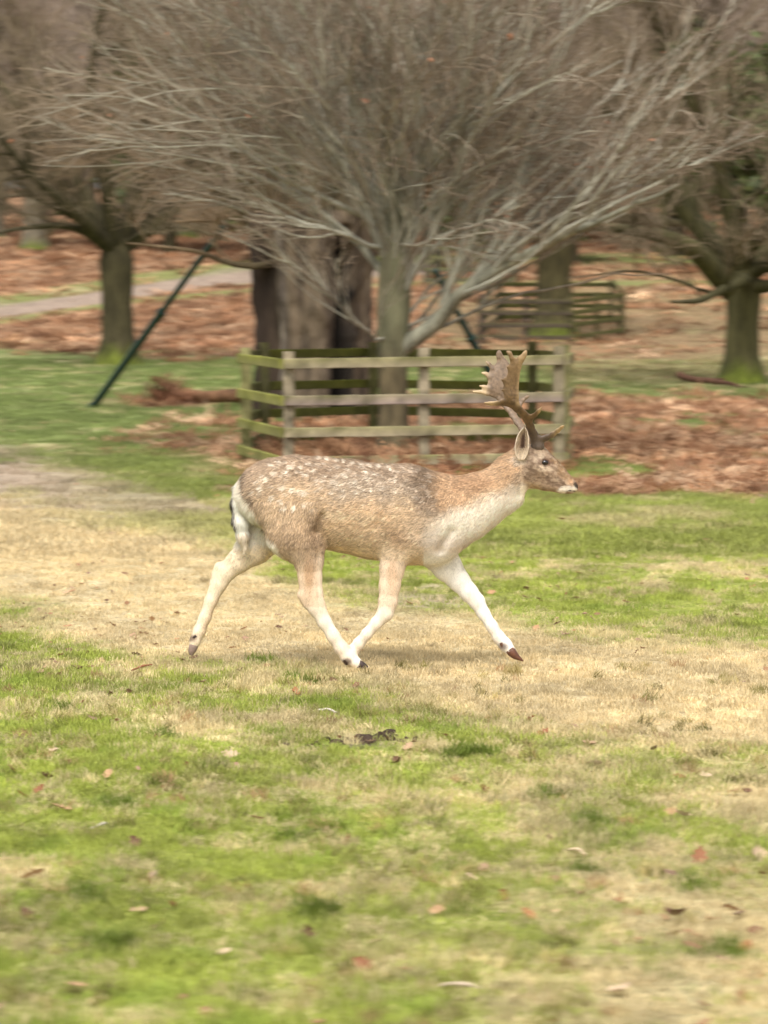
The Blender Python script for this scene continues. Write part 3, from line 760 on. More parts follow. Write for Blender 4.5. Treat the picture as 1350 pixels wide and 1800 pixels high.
# ------------------------------------------------------------------ old hollow oak
def hollow_oak():
    Y0 = 43.0; base = G(548, Y0); root = empty('hollow_oak', base); tag(root, 'huge ancient hollow oak trunk with a black split, behind the near pen', 'oak tree')
    k, N = 120, 70; H = 3.3
    ang = np.arange(k) / k * 2 * math.pi; hh = np.linspace(0, 1, N); A, Hh = np.meshgrid(ang, hh)
    Rb = np.interp(Hh, [0, .08, .3, .7, 1.0], [.92, .80, .76, .80, .90])
    fl = .09 * np.sin(A * 4 + .6 + Hh * .8) + .06 * np.sin(A * 9 + Hh * 2) + .16 * (fbm(A * 2.2, Hh * 5, 5, 4) - .5) + .12 * (fbm(A * 7, Hh * 16, 35, 4) - .5) + .025 * np.sin(A * 23 + 2 * np.sin(Hh * 3)) + .05 * (fbm(A * 16, Hh * 9, 25, 3) - .5)
    R = Rb * (1 + fl)
    # the split: faces the viewer, right of centre.  angle of -Y is -pi/2
    ac = -math.pi / 2 + .62 + .10 * np.sin(Hh * 3); da = (A - ac + math.pi) % (2 * math.pi) - math.pi
    wsp = np.interp(Hh, [0, .1, .5, .8, .95], [.34, .30, .24, .17, .0])
    cut = 1 - sstep(.75, 1.1, np.abs(da) / (wsp + 1e-3)); cut = cut * (Hh < .93)
    R = R * (1 - .93 * cut)
    # second narrow dark groove at the left
    da2 = (A - (-math.pi / 2 - .95) + math.pi) % (2 * math.pi) - math.pi
    R = R * (1 - .35 * (1 - sstep(.05, .22, np.abs(da2))))
    X = R * np.cos(A) * 1.02; Y = R * np.sin(A); Z = Hh * H - .2
    V = np.stack([X, Y, Z], -1).reshape(-1, 3)
    i, j = np.meshgrid(np.arange(N - 1), np.arange(k), indexing='ij'); j2 = (j + 1) % k
    F = np.stack([i * k + j, i * k + j2, (i + 1) * k + j2, (i + 1) * k + j], -1).reshape(-1, 4)
    n = fbm(A * 6, Hh * 3, 15, 4); st = fbm(A * 14, Hh * 2.5, 16, 3)
    c = lin((92, 80, 64))[None, None] * (.35 + 1.3 * n)[..., None]
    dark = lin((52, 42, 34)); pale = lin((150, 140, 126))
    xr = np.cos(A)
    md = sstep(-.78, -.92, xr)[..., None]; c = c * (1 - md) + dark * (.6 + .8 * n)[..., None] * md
    mp_ = (1 - sstep(.03, .09, np.abs(xr + .55 + .05 * np.sin(Hh * 7))))[..., None]; c = c * (1 - mp_) + pale * (.7 + .5 * n)[..., None] * mp_
    ms = sstep(.48, .6, st)[..., None] * .8; c = c * (1 - ms) + dark * ms
    cc = ((1 - sstep(1.06, 1.2, np.abs(da) / (wsp + 1e-3))) * (Hh < .93))[..., None]; c = c * (1 - cc) + lin((13, 11, 9)) * cc       # darkness of the hollow painted black into the split's colour
    mm = (sstep(.12, .0, Hh + (n - .5) * .12))[..., None] * .5; c = c * (1 - mm) + MOSS * mm
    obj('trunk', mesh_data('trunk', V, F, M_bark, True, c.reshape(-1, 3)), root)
    r = rng_(55); LP, LR = [], []
    def add(pts, r0):
        Q, q = resample([np.asarray(p) - base for p in pts], np.linspace(r0, r0 * .25, len(pts)), 12, .03, len(LP)); LP.append(Q); LR.append(q)
    Y = Y0
    add([W(500, 455, Y), W(450, 470, Y - .6), W(425, 466, Y - .7), W(385, 452, Y - .9), W(335, 440, Y - 1.1), W(280, 432, Y - 1.3), W(225, 428, Y - 1.5)], .06)
    add([W(500, 440, Y), W(460, 415, Y - .6), W(420, 400, Y - .9), W(370, 388, Y - 1.2), W(300, 390, Y - 1.5)], .06)
    add([W(510, 440, Y), W(470, 360, Y), W(440, 270, Y - .3), W(400, 180, Y - .5), W(330, 90, Y - .6)], .36)
    add([W(550, 430, Y), W(545, 330, Y), W(560, 220, Y), W(540, 100, Y + .3), W(555, -30, Y + .4)], .42)
    add([W(600, 440, Y), W(640, 360, Y), W(690, 280, Y + .3), W(760, 200, Y + .5), W(850, 120, Y + .6)], .34)
    add([W(590, 430, Y), W(620, 330, Y + .3), W(650, 220, Y + .6), W(660, 80, Y + .8)], .3)
    add([W(620, 420, Y + .3), W(720, 340, Y + .8), W(830, 290, Y + 1), W(950, 250, Y + 1.2)], .22)
    add([W(490, 430, Y + .3), W(390, 330, Y + .8), W(270, 270, Y + 1), W(140, 220, Y + 1.2)], .12)
    for Q, q in zip(LP, LR): limb_obj('limb', Q, q, 12, root, lin((80, 70, 50)), lin((110, 92, 70)), (.01, .05), flute=.12)
    LP = np.array(LP); LR = np.array(LR)
    cut_ = lambda Q, q: (Q[Q[:, -1, 2] > 2.95], q[Q[:, -1, 2] > 2.95])
    A, a = cut_(*grow(r, LP, LR, 11, .2, .98, .4, 1.0, .3, .55, .4, 7, .15, .02, rmin=.02))
    B, b = cut_(*grow(r, A, a, 9, .1, 1., .3, .9, .4, .7, .5, 5, .18, .0, rmin=.011))
    C, c = cut_(*grow(r, B, b, 7, .1, 1., .3, .9, .5, .9, .6, 4, .2, 0, rmin=.007))
    Vs, Fs, Rs, o = [], [], [], 0
    for (X, x, kk) in ((A, a, 5), (B, b, 3), (C, c, 3)):
        V, F, rad = tubes(X, x, kk); Vs.append(V); Fs.append(F + o); Rs.append(rad); o += len(V)
    V = np.concatenate(Vs); F = np.concatenate(Fs); rad = np.concatenate(Rs)
    tag(obj('crown', mesh_data('crown', V, F, M_branch, False, bark_tint(V, rad, lin((88, 80, 52)), lin((118, 100, 78)), (.01, .05))), root), kind='stuff')
hollow_oak()

# ------------------------------------------------------------------ fences
def board(p0, p1, h, t, seed, n=22):
    """a sawn rail from p0 to p1 (centre line), height h, thickness t, slightly bowed and waney, with chamfered edges"""
    r = rng_(seed); p0, p1 = np.asarray(p0, float), np.asarray(p1, float); d = p1 - p0; L = np.linalg.norm(d); d = d / L
    up = np.array([0, 0, 1.]) if abs(d[2]) < .8 else np.array([0, 1., 0]); s = np.cross(d, up); s /= np.linalg.norm(s); up = np.cross(s, d)
    V = []; c = min(h, t) * .14
    prof = [(-t / 2, -h / 2 + c), (-t / 2 + c, -h / 2), (t / 2 - c, -h / 2), (t / 2, -h / 2 + c), (t / 2, h / 2 - c), (t / 2 - c, h / 2), (-t / 2 + c, h / 2), (-t / 2, h / 2 - c)]
    for i in range(n):
        q = p0 + d * L * i / (n - 1) + up * r.normal(0, h * .012) + s * r.normal(0, t * .03); k = 1 + r.normal(0, .02)
        for a, b in prof: V.append(q + s * a * k + up * b * k * (1 + r.normal(0, .015)))
    F = []
    for i in range(n - 1):
        for j in range(8): F.append((i * 8 + j, i * 8 + (j + 1) % 8, (i + 1) * 8 + (j + 1) % 8, (i + 1) * 8 + j))
    caps = [tuple(range(7, -1, -1)), tuple((n - 1) * 8 + j for j in range(8))]
    return np.array(V), np.array(F), np.array(caps)

def wood_obj(name, p0, p1, h, t, seed, base, parent, col, moss, mosscol=lin((118, 120, 40))):
    V, F, caps = board(p0, p1, h, t, seed); V = V - base
    ax = np.abs(V[:, 0] * 1.7 + V[:, 1] * 1.3); n = fbm(ax * 3, V[:, 2] * 9 + seed, seed, 3); n2 = fbm(ax * 1.2, V[:, 2] * 30, seed + 5, 3)
    kn = (fbm(ax * 5, V[:, 2] * 14 + seed * 3, seed + 9, 2) > .68)[:, None]; c = col * (.55 + .9 * n)[:, None] * np.where(kn, .45, 1.0)
    top = (np.arange(len(V)) % 8 >= 5) | (np.arange(len(V)) % 8 == 4) if abs((np.asarray(p1) - np.asarray(p0))[2]) < .5 else np.zeros(len(V), bool)
    m = np.clip(moss * (.5 + 1.0 * n2) + top * .25 * (moss > 0), 0, 1)[:, None]
    c = c * (1 - m) + mosscol * (.55 if np.mean(col) < .09 else 1.) * (.7 + .6 * n)[:, None] * m
    return obj(name, mesh_data(name, V, [F, caps], M_wood, False, c), parent)

WOODC = lin((136, 124, 104)); WOODG = lin((122, 116, 84))

def pen(label, corners, zrails, ztop, post_w, rail_h, rail_t, cols, mossy, mid, seed):
    """corners: list of (px, Y); rails run on the outside of the posts"""
    pts = [G(px, Y) for px, Y in corners]; ctr = np.mean(pts, 0); base = np.array([ctr[0], ctr[1], float(ground_z(ctr[0], ctr[1]))])
    root = empty('tree_pen', base); tag(root, label, 'fence', 'wooden pens round the park trees')
    n = len(pts); k = seed * 100
    for i in range(n):
        a, b = pts[i], pts[(i + 1) % n]; posts = [a] + ([(a + b) / 2] if mid[i] else [])
        for p in posts:
            k += 1; zt = ztop + rng_(k).uniform(-.02, .03)
            wood_obj('post', p + [0, 0, -.2], p + [0, 0, zt], post_w, post_w, k, base, root, cols[i], mossy[i] * .55)
        d = (b - a)[:2]; nrm = np.array([d[1], -d[0]]) / np.linalg.norm(d)
        if nrm @ (((a + b) / 2 - ctr)[:2]) < 0: nrm = -nrm
        o = np.array([nrm[0], nrm[1], 0]) * (post_w / 2 + rail_t / 2 + .003)
        dd = np.array([d[0], d[1], 0]) / np.linalg.norm(d) * (post_w * .5)
        for z in zrails:
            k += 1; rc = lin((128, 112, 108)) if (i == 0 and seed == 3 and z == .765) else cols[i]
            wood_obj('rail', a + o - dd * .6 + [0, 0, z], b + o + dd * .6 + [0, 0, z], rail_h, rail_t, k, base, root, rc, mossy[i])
    return root

def fences():
    Yf = 30.0
    pen('near wooden post and rail pen round the many-branched tree behind the buck',
        [(508, Yf), (982, Yf), (992, Yf + 2.3), (935, Yf + 4.6), (656, Yf + 5.6), (466, Yf + 4.6), (433, Yf + 2.1)],
        (.125, .43, .765, 1.155), 1.285, .115, .105, .045,
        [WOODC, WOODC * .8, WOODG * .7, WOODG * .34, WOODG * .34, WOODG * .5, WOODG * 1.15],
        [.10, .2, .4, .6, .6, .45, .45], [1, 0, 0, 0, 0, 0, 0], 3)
    # pen on the slope
    dk = lin((66, 54, 52))  # backlit front rails: their shade is put into this wood colour
    pen('small dark and mossy rail pen round the oak on the slope beyond the antlers',
        [(846, 76), (1003, 76), (1092, 80), (1075, 84), (880, 84)], (.17, .5, .83, 1.13), 1.28, .13, .12, .05,
        [dk, lin((76, 70, 48)), lin((64, 60, 40)), lin((56, 52, 38)), lin((56, 52, 38))], [.08, .3, .35, .3, .3], [1, 1, 0, 1, 0], 5)
    pen('smallest farthest rail pen, half hidden behind the branches near the second green pole',
        [(748, 99), (900, 99), (905, 104), (770, 105)], (.3, .65, 1.05), 1.2, .13, .12, .05,
        [lin((84, 78, 74))] * 4, [.3, .4, .5, .5], [1, 0, 0, 0], 7)
fences()

# ------------------------------------------------------------------ green props of the old oak
def pole(label, p0, p1, rad):
    p0, p1 = np.asarray(p0), np.asarray(p1); root = empty('prop_pole', p0); tag(root, label, 'pole', 'green steel props of the old oak')
    d = p1 - p0; L = np.linalg.norm(d); u = d / L
    def tube(name, a, b, ra, k=20):
        P = np.stack([p0 + u * (L * a + (L * (b - a)) * t) for t in (0, .02, .5, .98, 1)])[None] - p0
        V, F, _ = tubes(P, np.array([[ra * .96, ra, ra, ra, ra * .96]]), k); n = len(V)
        caps = np.array([list(range(k))[::-1], list(range(n - k, n))])
        c = lin((14, 42, 34)) * np.ones((n, 3))
        obj(name, mesh_data(name, V, [F, caps], M_green, True, c), root)
    tube('lower_tube', -.01, .52, rad * 1.12); tube('collar', .515, .535, rad * 1.45); tube('upper_tube', .53, 1., rad * .92); tube('foot_plate', -.02, .004, rad * 1.7)
b0 = G(163, 46.2)
pole('long dark green steel pole leaning from the turf at left up into the old oak', b0, W(398, 392, 43.8), .052)
b0 = G(898, 44.5)
pole('second dark green steel pole leaning up behind the penned tree, beyond the antlers', b0, W(764, 474, 43.6), .055)

# ------------------------------------------------------------------ fallen wood
def fallen(name, label, cat, pts, radii, col, seed, branches=()):
    base = np.asarray(pts[0]); root = empty(name, base); tag(root, label, cat)
    P, R = resample([np.asarray(p) - base for p in pts], radii, 16, .015, seed)
    V, F, rad = tubes(P[None], R[None], 14); c = col * (.6 + .8 * fbm(V[:, 0] * 4, V[:, 2] * 9, seed, 3))[:, None]
    k = 14; caps = np.array([list(range(k))[::-1], list(range(len(V) - k, len(V)))])
    if branches:
        obj('stem', mesh_data('stem', V, [F, caps], M_bark, True, c), root)
        for j, (bp, br) in enumerate(branches):
            Q, q = resample([np.asarray(p) - base for p in bp], br, 10, .01, seed + j); V, F, rad = tubes(Q[None], q[None], 8)
            obj('branch', mesh_data('branch', V, F, M_bark, True, col * (.7 + .6 * fbm(V[:, 0] * 4, V[:, 2] * 9, seed, 3))[:, None]), root)
    else:
        obj('stem', mesh_data('stem', V, [F, caps], M_bark, True, c), root)
    return root
def up(p, z): return np.asarray(p) + np.array([0, 0, z])
Ylog = 47.5
fallen('fallen_log', 'dark rotten log lying on the turf left of the near pen', 'log',
       [up(G(333, Ylog), .12), up(G(360, Ylog), .11), up(G(390, Ylog), .14), up(G(418, Ylog), .16), up(G(452, Ylog + .5), .12)], [.12, .10, .11, .12, .1], lin((104, 76, 54)), 4)
fallen('tree_stump', 'short mossy stump at the left end of the dead bracken heap', 'stump',
       [up(G(265, Ylog), -.08), up(G(265, Ylog), .1), up(G(264, Ylog), .24), up(G(264, Ylog), .3)], [.17, .13, .12, .11], lin((104, 98, 62)), 6)
fallen('fallen_branch', 'dark fallen branch lying on the turf beside the right oak', 'branch',
       [up(G(1192, 54.5), .18), up(G(1208, 54.4), .09), up(G(1245, 54.2), .08), up(G(1275, 53.8), .07), up(G(1312, 53.2), .03)], [.075, .06, .055, .04, .02], lin((88, 62, 48)), 8,
       branches=[([up(G(1250, 54.2), .08), up(G(1270, 54.6), .1), up(G(1290, 55), .05)], [.035, .03, .015])])
def heap():
    r = rng_(4); n = 46; P = []
    for i in range(n):
        g = G(300 + r.normal(0, 16), Ylog + r.normal(0, .15)); P.append(g + [0, 0, abs(r.normal(0, .14))])
    rot = np.stack([r.normal(0, .5, n), r.normal(0, .5, n), r.uniform(0, 6.28, n)], -1)
    o = scatter('bracken_heap', np.array(P), rot, r.uniform(.35, .75, n), lin((140, 100, 74)) * r.uniform(.6, 1.2, (n, 1)), fern_coll)
    tag(o, 'rust brown heap of dead bracken between the stump and the rotten log')
    # stalks standing inside and before the pen
    n = 130; P = []
    for i in range(n):
        P.append(G(r.uniform(440, 1010), r.uniform(29.0, 35.5)))
    rot = np.stack([r.normal(0, .5, n), r.normal(0, .5, n), r.uniform(0, 6.28, n)], -1)
    c = np.where(r.uniform(size=(n, 1)) < .6, lin((166, 126, 92)), lin((134, 94, 68))) * r.uniform(.7, 1.2, (n, 1))
    scatter('pen_bracken', np.array(P), rot, r.uniform(.4, .95, n), c, fern_coll)
heap()

# ------------------------------------------------------------------ fallen oak leaves and twigs in the near turf
def near_litter():
    r = rng_(202)
    shapes = [leaf_mesh(300 + i, .085, .35 + .3 * (i % 3)) for i in range(5)]
    pals = [(158, 114, 76), (174, 140, 104), (138, 94, 66), (188, 164, 136), (104, 78, 58)]
    datas = [[mesh_data('fallen_leaf', V, F, M_leaf, True, lin(c)) for c in pals] for V, F in shapes]
    kinds = ['warm brown', 'pale tan', 'rusty brown', 'bleached buff', 'dark brown']
    seen = [(40, 1412), (70, 1402, ), (82, 1378), (190, 1375), (95, 1334), (145, 1245), (205, 1280), (422, 1190), (325, 1362), (275, 1560), (268, 1553), (300, 1615), (45, 1632),
            (452, 1455), (635, 1540), (1310, 1690), (1195, 1380), (1310, 1412), (1290, 1410), (1046, 1360), (932, 1278), (955, 1302), (1150, 1330), (1180, 1440), (1200, 1445), (930, 1630), (890, 1602),
            (1190, 1635), (1230, 1525), (965, 1488), (715, 1720), (640, 1715), (545, 1670), (134, 1760), (1090, 1770), (1300, 1775), (850, 1400), (700, 1352), (20, 1360), (1240, 1380), (110, 1440), (405, 1340),
            (520, 1230), (610, 1500), (830, 1560), (1090, 1600), (1330, 1520), (240, 1500), (60, 1560), (395, 1700), (770, 1620)]
    def where(px, py):
        row = 'close under the trotting buck' if py < 1300 else 'level with the mound of dug earth' if py < 1400 else 'in the middle of the near grass' if py < 1540 else 'low in the near grass' if py < 1660 else 'along the bottom edge of the grass'
        col = 'at the far left' if px < 150 else 'left of the mound' if px < 420 else 'straight below the mound' if px < 700 else 'right of the mound' if px < 1000 else 'toward the right side' if px < 1220 else 'at the far right'
        return row + ' ' + col
    used = set()
    for i, s in enumerate(seen):
        k = (i * 7) % 5; j = i % 5
        while (kinds[k], where(*s)) in used: k = (k + 1) % 5
        used.add((kinds[k], where(*s))); Yd = CAM_H * FPX / (s[1] - 561); g = G(s[0], Yd)
        o = obj('fallen_leaf', datas[j][k], None, g + [0, 0, .016]); sc = r.uniform(.45, .9); o.scale = (sc, sc, sc)
        o.rotation_euler = (r.normal(0, .5), r.normal(0, .5), r.uniform(0, 6.28))
        tag(o, 'curled %s oak leaf %s' % (kinds[k], where(*s)), 'leaf', 'fallen leaves on the near grass')
    sticks = [((232, 1188), (268, 1180), 'reddish stick lying where the green turf meets the pale band', lin((138, 92, 66))),
              ((1000, 1508), (1028, 1518), 'thin pale twig in the turf at right', lin((180, 160, 130))),
              ((775, 1760), (845, 1768), 'pale bleached stick lying at the bottom edge of the turf', lin((176, 158, 136))),
              ((158, 1478), (188, 1466), 'short whitish stick in the turf at left', lin((176, 166, 150))),
              ((560, 1260), (592, 1262), 'small white chip of wood on the pale band left of the dark earth', lin((182, 172, 158)))]
    for j, (a, b, lb, c) in enumerate(sticks):
        pa = G(a[0], CAM_H * FPX / (a[1] - 561)) + [0, 0, .018]; pb = G(b[0], CAM_H * FPX / (b[1] - 561)) + [0, 0, .02]
        Pm = (pa + pb) / 2 + [0, .004, .006]; Pm = Pm + [.01 * (j % 2), .012, 0]; P, R = resample([pa, Pm, pb], [.004, .0055, .003], 12, .0022, j)
        V, F, _ = tubes((P - pa)[None], R[None], 7); o = obj('stick', mesh_data('stick', V, F, M_wood, True, c), None, pa); tag(o, lb, 'stick')
    # dug earth: a scatter of clods
    g = G(634, CAM_H * FPX / (1308 - 561.)); root = empty('earth_mound', g); tag(root, 'low scatter of dark dug earth clods in the turf below the buck', 'mound')
    datas = []
    for q in range(4):
        n, m = 9, 12; u = np.linspace(0, math.pi, n); v = np.arange(m) / m * 2 * math.pi; U, Vv = np.meshgrid(u, v, indexing='ij')
        d = .7 + .8 * fbm(np.sin(U) * np.cos(Vv) * 1.6 + 5 + q, np.sin(U) * np.sin(Vv) * 1.6 + np.cos(U), 3 + q, 3)
        Vc = (np.stack([np.sin(U) * np.cos(Vv), np.sin(U) * np.sin(Vv), .6 * np.cos(U)], -1) * d[..., None]).reshape(-1, 3)
        i, j = np.meshgrid(np.arange(n - 1), np.arange(m), indexing='ij'); j2 = (j + 1) % m
        datas.append(mesh_data('clod', Vc, np.stack([i * m + j, (i + 1) * m + j, (i + 1) * m + j2, i * m + j2], -1).reshape(-1, 4), M_bark, True, lin((104, 84, 68)) * (.7 + .12 * q)))
    for q in range(46):
        dx, dy = r.normal(0, .085), r.normal(0, .05); o = obj('clod', datas[q % 4], root, (dx + dy * .6, dy, .004 + .008 * r.uniform())); sc = r.uniform(.006, .024) * (1.2 if abs(dx) < .08 else .7)
        o.scale = (sc * r.uniform(.8, 1.6), sc, sc * .8); o.rotation_euler = (r.normal(0, .4), r.normal(0, .4), r.uniform(0, 6))
near_litter()

# ------------------------------------------------------------------ fallow buck
DY = 13.0
def D3(px, py, L=0.0):
    return W(px, py, DY - L)

def surface_nets(f, org, h):
    s = f < 0; nx, ny, nz = f.shape
    c = np.zeros((nx - 1, ny - 1, nz - 1), np.int8)
    for a in (0, 1):
        for b in (0, 1):
            for d in (0, 1): c += s[a:nx - 1 + a, b:ny - 1 + b, d:nz - 1 + d]
    act = (c > 0) & (c < 8); idx = np.full(act.shape, -1, np.int64); ijk = np.argwhere(act); idx[act] = np.arange(len(ijk))
    acc = np.zeros((len(ijk), 3)); cnt = np.zeros(len(ijk))
    I, J, K = ijk.T
    corners = [(a, b, d) for a in (0, 1) for b in (0, 1) for d in (0, 1)]
    for a in corners:
        for ax in range(3):
            if a[ax]: continue
            b = list(a); b[ax] = 1
            va = f[I + a[0], J + a[1], K + a[2]]; vb = f[I + b[0], J + b[1], K + b[2]]
            m = (va < 0) != (vb < 0); t = np.where(m, va / np.where(va == vb, 1, va - vb), 0)
            p = np.array(a, float)[None].repeat(len(ijk), 0); p[:, ax] += t
            acc += p * m[:, None]; cnt += m
    V = (ijk + acc / cnt[:, None]) * h + org
    F = []
    for ax in range(3):
        sl0 = [slice(None)] * 3; sl1 = [slice(None)] * 3; sl0[ax] = slice(0, -1); sl1[ax] = slice(1, None)
        a = s[tuple(sl0)]; b = s[tuple(sl1)]; e = a != b
        o1, o2 = [(1, 2), (2, 0), (0, 1)][ax]
        P = np.argwhere(e); P = P[(P[:, o1] > 0) & (P[:, o2] > 0) & (P[:, o1] < f.shape[o1] - 1) & (P[:, o2] < f.shape[o2] - 1)]
        def at(d1, d2):
            Q = P.copy(); Q[:, o1] -= d1; Q[:, o2] -= d2; return idx[Q[:, 0], Q[:, 1], Q[:, 2]]
        q = np.stack([at(1, 1), at(0, 1), at(0, 0), at(1, 0)], -1)
        flip = ~a[P[:, 0], P[:, 1], P[:, 2]]; q[flip] = q[flip][:, ::-1]; F.append(q)
    return V, np.concatenate(F)

class Field:
    def __init__(s, lo, hi, h):
        s.lo = np.asarray(lo, float); s.h = h; n = np.ceil((np.asarray(hi) - s.lo) / h).astype(int) + 1
        s.f = np.full(n, 1.0, np.float32); s.n = n
    def region(s, lo, hi):
        a = np.clip(np.floor((lo - s.lo) / s.h).astype(int), 0, s.n); b = np.clip(np.ceil((hi - s.lo) / s.h).astype(int) + 1, 0, s.n)
        sl = tuple(slice(a[i], b[i]) for i in range(3))
        g = np.meshgrid(*[s.lo[i] + s.h * np.arange(a[i], b[i]) for i in range(3)], indexing='ij', sparse=True)
        return sl, g
    def chain(s, pts, k=.02, sub=False):
        """pts: (px, py, L, r_px, w_px) elliptic tapering chain; Y is the lateral axis"""
        out = None; sc = DY / FPX
        Q = [(D3(p[0], p[1], p[2]), p[3] * (DY - p[2]) / FPX, p[4] * (DY - p[2]) / FPX) for p in pts]
        m = max(max(q[1], q[2]) for q in Q) + k * 1.5 + .02
        P = np.array([q[0] for q in Q]); sl, (gx, gy, gz) = s.region(P.min(0) - m, P.max(0) + m)
        best = None
        for (a, ra, wa), (b, rb, wb) in zip(Q[:-1], Q[1:]):
            d = b - a; L2 = d[0] ** 2 + d[2] ** 2 + 1e-9
            t = np.clip(((gx - a[0]) * d[0] + (gz - a[2]) * d[2]) / L2, 0, 1)
            r = ra + t * (rb - ra); w = wa + t * (wb - wa)
            dp2 = (gx - a[0] - t * d[0]) ** 2 + (gz - a[2] - t * d[2]) ** 2
            dl = gy - (a[1] + t * d[1])
            v = (np.sqrt(dp2 / r ** 2 + dl ** 2 / w ** 2) - 1) * np.minimum(r, w)
            if best is None: best = v
            else:
                h_ = np.clip(.5 + .5 * (best - v) / .012, 0, 1); best = best * (1 - h_) + v * h_ - .012 * h_ * (1 - h_)
        f = s.f[sl]
        if sub:
            h_ = np.clip(.5 - .5 * (f + best) / k, 0, 1); s.f[sl] = f * (1 - h_) - best * h_ + k * h_ * (1 - h_)
        else:
            h_ = np.clip(.5 + .5 * (f - best) / k, 0, 1); s.f[sl] = f * (1 - h_) + best * h_ - k * h_ * (1 - h_)

def S(*c): return lin(c)

def coat(px, py, lat, L):
    """the coat's markings: photo position on the flank and |lateral| offset -> colour"""
    wx = px + (fbm(px * .05, py * .05, 2, 3) - .5) * 22 * (py < 975); wy = py + (fbm(px * .05 + 9, py * .05, 6, 3) - .5) * 22 * (py < 975)
    hf = fbm(px * .16, py * .3, 12, 3)
    def blob(cx, cy, rx, ry, soft=.45): return (1 - sstep(1 - soft, 1 + soft, np.hypot((wx - cx) / rx, (wy - cy) / ry)))[:, None]
    def line(pts, soft=.4): return (1 - sstep(1 - soft, 1 + soft, seg_dist(wx, wy, pts)))[:, None]
    back = S(186, 162, 136); tan = S(220, 192, 158); cream = S(232, 212, 184); white = S(252, 240, 220); dark = S(112, 92, 74); rust = S(206, 172, 136)
    c = np.tile(back, (len(px), 1))
    def mix(m, col):
        nonlocal c; c = c * (1 - m) + col * m
    mix(line([(520, 905, 55), (620, 915, 52), (700, 925, 50)]) * .8, tan)
    mix(blob(640, 925, 95, 42) * .7, S(224, 192, 154))
    mix(line([(575, 903, 7), (630, 908, 7), (675, 918, 5)]) * .7, S(226, 202, 168))
    mix(line([(512, 830, 16), (600, 825, 16), (700, 830, 14)], .6) * .45, S(150, 126, 102))
    mix(line([(600, 860, 22), (680, 858, 26), (720, 865, 22)], .6) * .6, S(180, 162, 140))
    mix(blob(500, 900, 70, 60, .6) * .45, S(200, 172, 138))
    mix(blob(556, 930, 16, 34, .8) * .55, S(124, 98, 72))  # shade of the flank fold, put into the coat colour
    mix(blob(500, 955, 50, 26, .6) * .4, S(150, 122, 92))
    mix(blob(762, 868, 36, 50, .8) * .62, dark)
    mix(blob(748, 842, 30, 14, .6) * .7, S(126, 106, 86))
    mix(blob(708, 915, 20, 40, .6) * .6, S(216, 190, 156))
    mix(blob(700, 955, 26, 24, .6) * .7, S(186, 156, 124))
    mix(blob(755, 935, 34, 38, .6) * .7, S(222, 200, 172)); mix(line([(600, 945, 16), (650, 950, 18), (680, 950, 14)], .8) * .5, S(230, 206, 174))
    # neck
    mix(line([(800, 860, 42), (850, 850, 36), (895, 812, 28)], .4) * .9, rust)
    mix(line([(812, 850, 12), (840, 850, 14), (860, 850, 12)], .7) * .35, S(150, 108, 74))
    mix(line([(806, 905, 18), (850, 880, 14), (890, 862, 10)], .7) * .6, S(214, 182, 146))
    mix(line([(796, 938, 34), (840, 920, 32), (880, 899, 29), (914, 879, 20)], .6), white)
    mix(line([(770, 965, 30), (800, 960, 22)], .5) * .9, S(236, 222, 204))
    # belly and underside
    mix(sstep(940, 980, wy)[:, None] * ((px > 575) & (px < 745))[:, None] * .75, S(232, 210, 178))
    # rump behind: white with a dark border
    rump = np.interp(wy, [840, 870, 900, 940, 970, 990], [428, 434, 444, 468, 490, 505])
    mix(sstep(4, -6, wx - rump)[:, None] * (py < 1000)[:, None], white * .97)
    mix((1 - sstep(1, 5, np.abs(wx - rump - 3)))[:, None] * sstep(905, 870, py)[:, None] * (px < 470)[:, None] * .75, S(84, 68, 56))
    # legs
    hind = sstep(955, 1015, wy)[:, None] * ((px > 480) & (px < 600) & (py > 955))[:, None]
    mix(hind, S(222, 196, 166))
    mix(hind * blob(543, 1000, 9, 40, .5) * .7, S(180, 142, 104))
    mix(hind * sstep(556, 562, wx)[:, None] * sstep(1075, 1030, py)[:, None] * .7, S(238, 222, 198))
    fr = sstep(955, 1000, wy)[:, None] * ((px > 655) & (px < 716) & (py > 960))[:, None]
    mix(fr, S(226, 204, 176)); mix(fr * blob(690, 1010, 9, 34, .6) * .5, S(204, 166, 130))
    low = ((py > 1066) & (px > 500) & (px < 720))[:, None] * sstep(1045, 1090, wy)[:, None]
    mix(low, S(240, 226, 204)); mix(low * blob(598, 1140, 18, 26, .8) * .35, S(206, 180, 148))
    farf = ((px > 745) & (py > 965) & (px < 940))[:, None] * sstep(965, 985, wy)[:, None]
    mix(farf, S(244, 238, 226)); mix(farf * blob(872, 1112, 12, 20, .8) * .35, S(214, 190, 160)); mix(farf * blob(835, 1050, 12, 14, .8) * .3, S(226, 200, 170))
    farh = ((px < 492) & (py > 955) & (L < .0))[:, None] * sstep(950, 972, wy)[:, None]
    mix(farh, S(234, 214, 184)); mix(farh * line([(455, 1005, 8), (410, 1030, 8), (385, 1060, 8), (360, 1110, 8)], .6) * .5, S(214, 184, 146))
    for (hx, hy) in ((610, 1163), (884, 1136), (338, 1122)): mix(blob(hx, hy, 8, 6, .6) * .8, S(92, 70, 56))
    # white spots
    r = rng_(33); sp = []
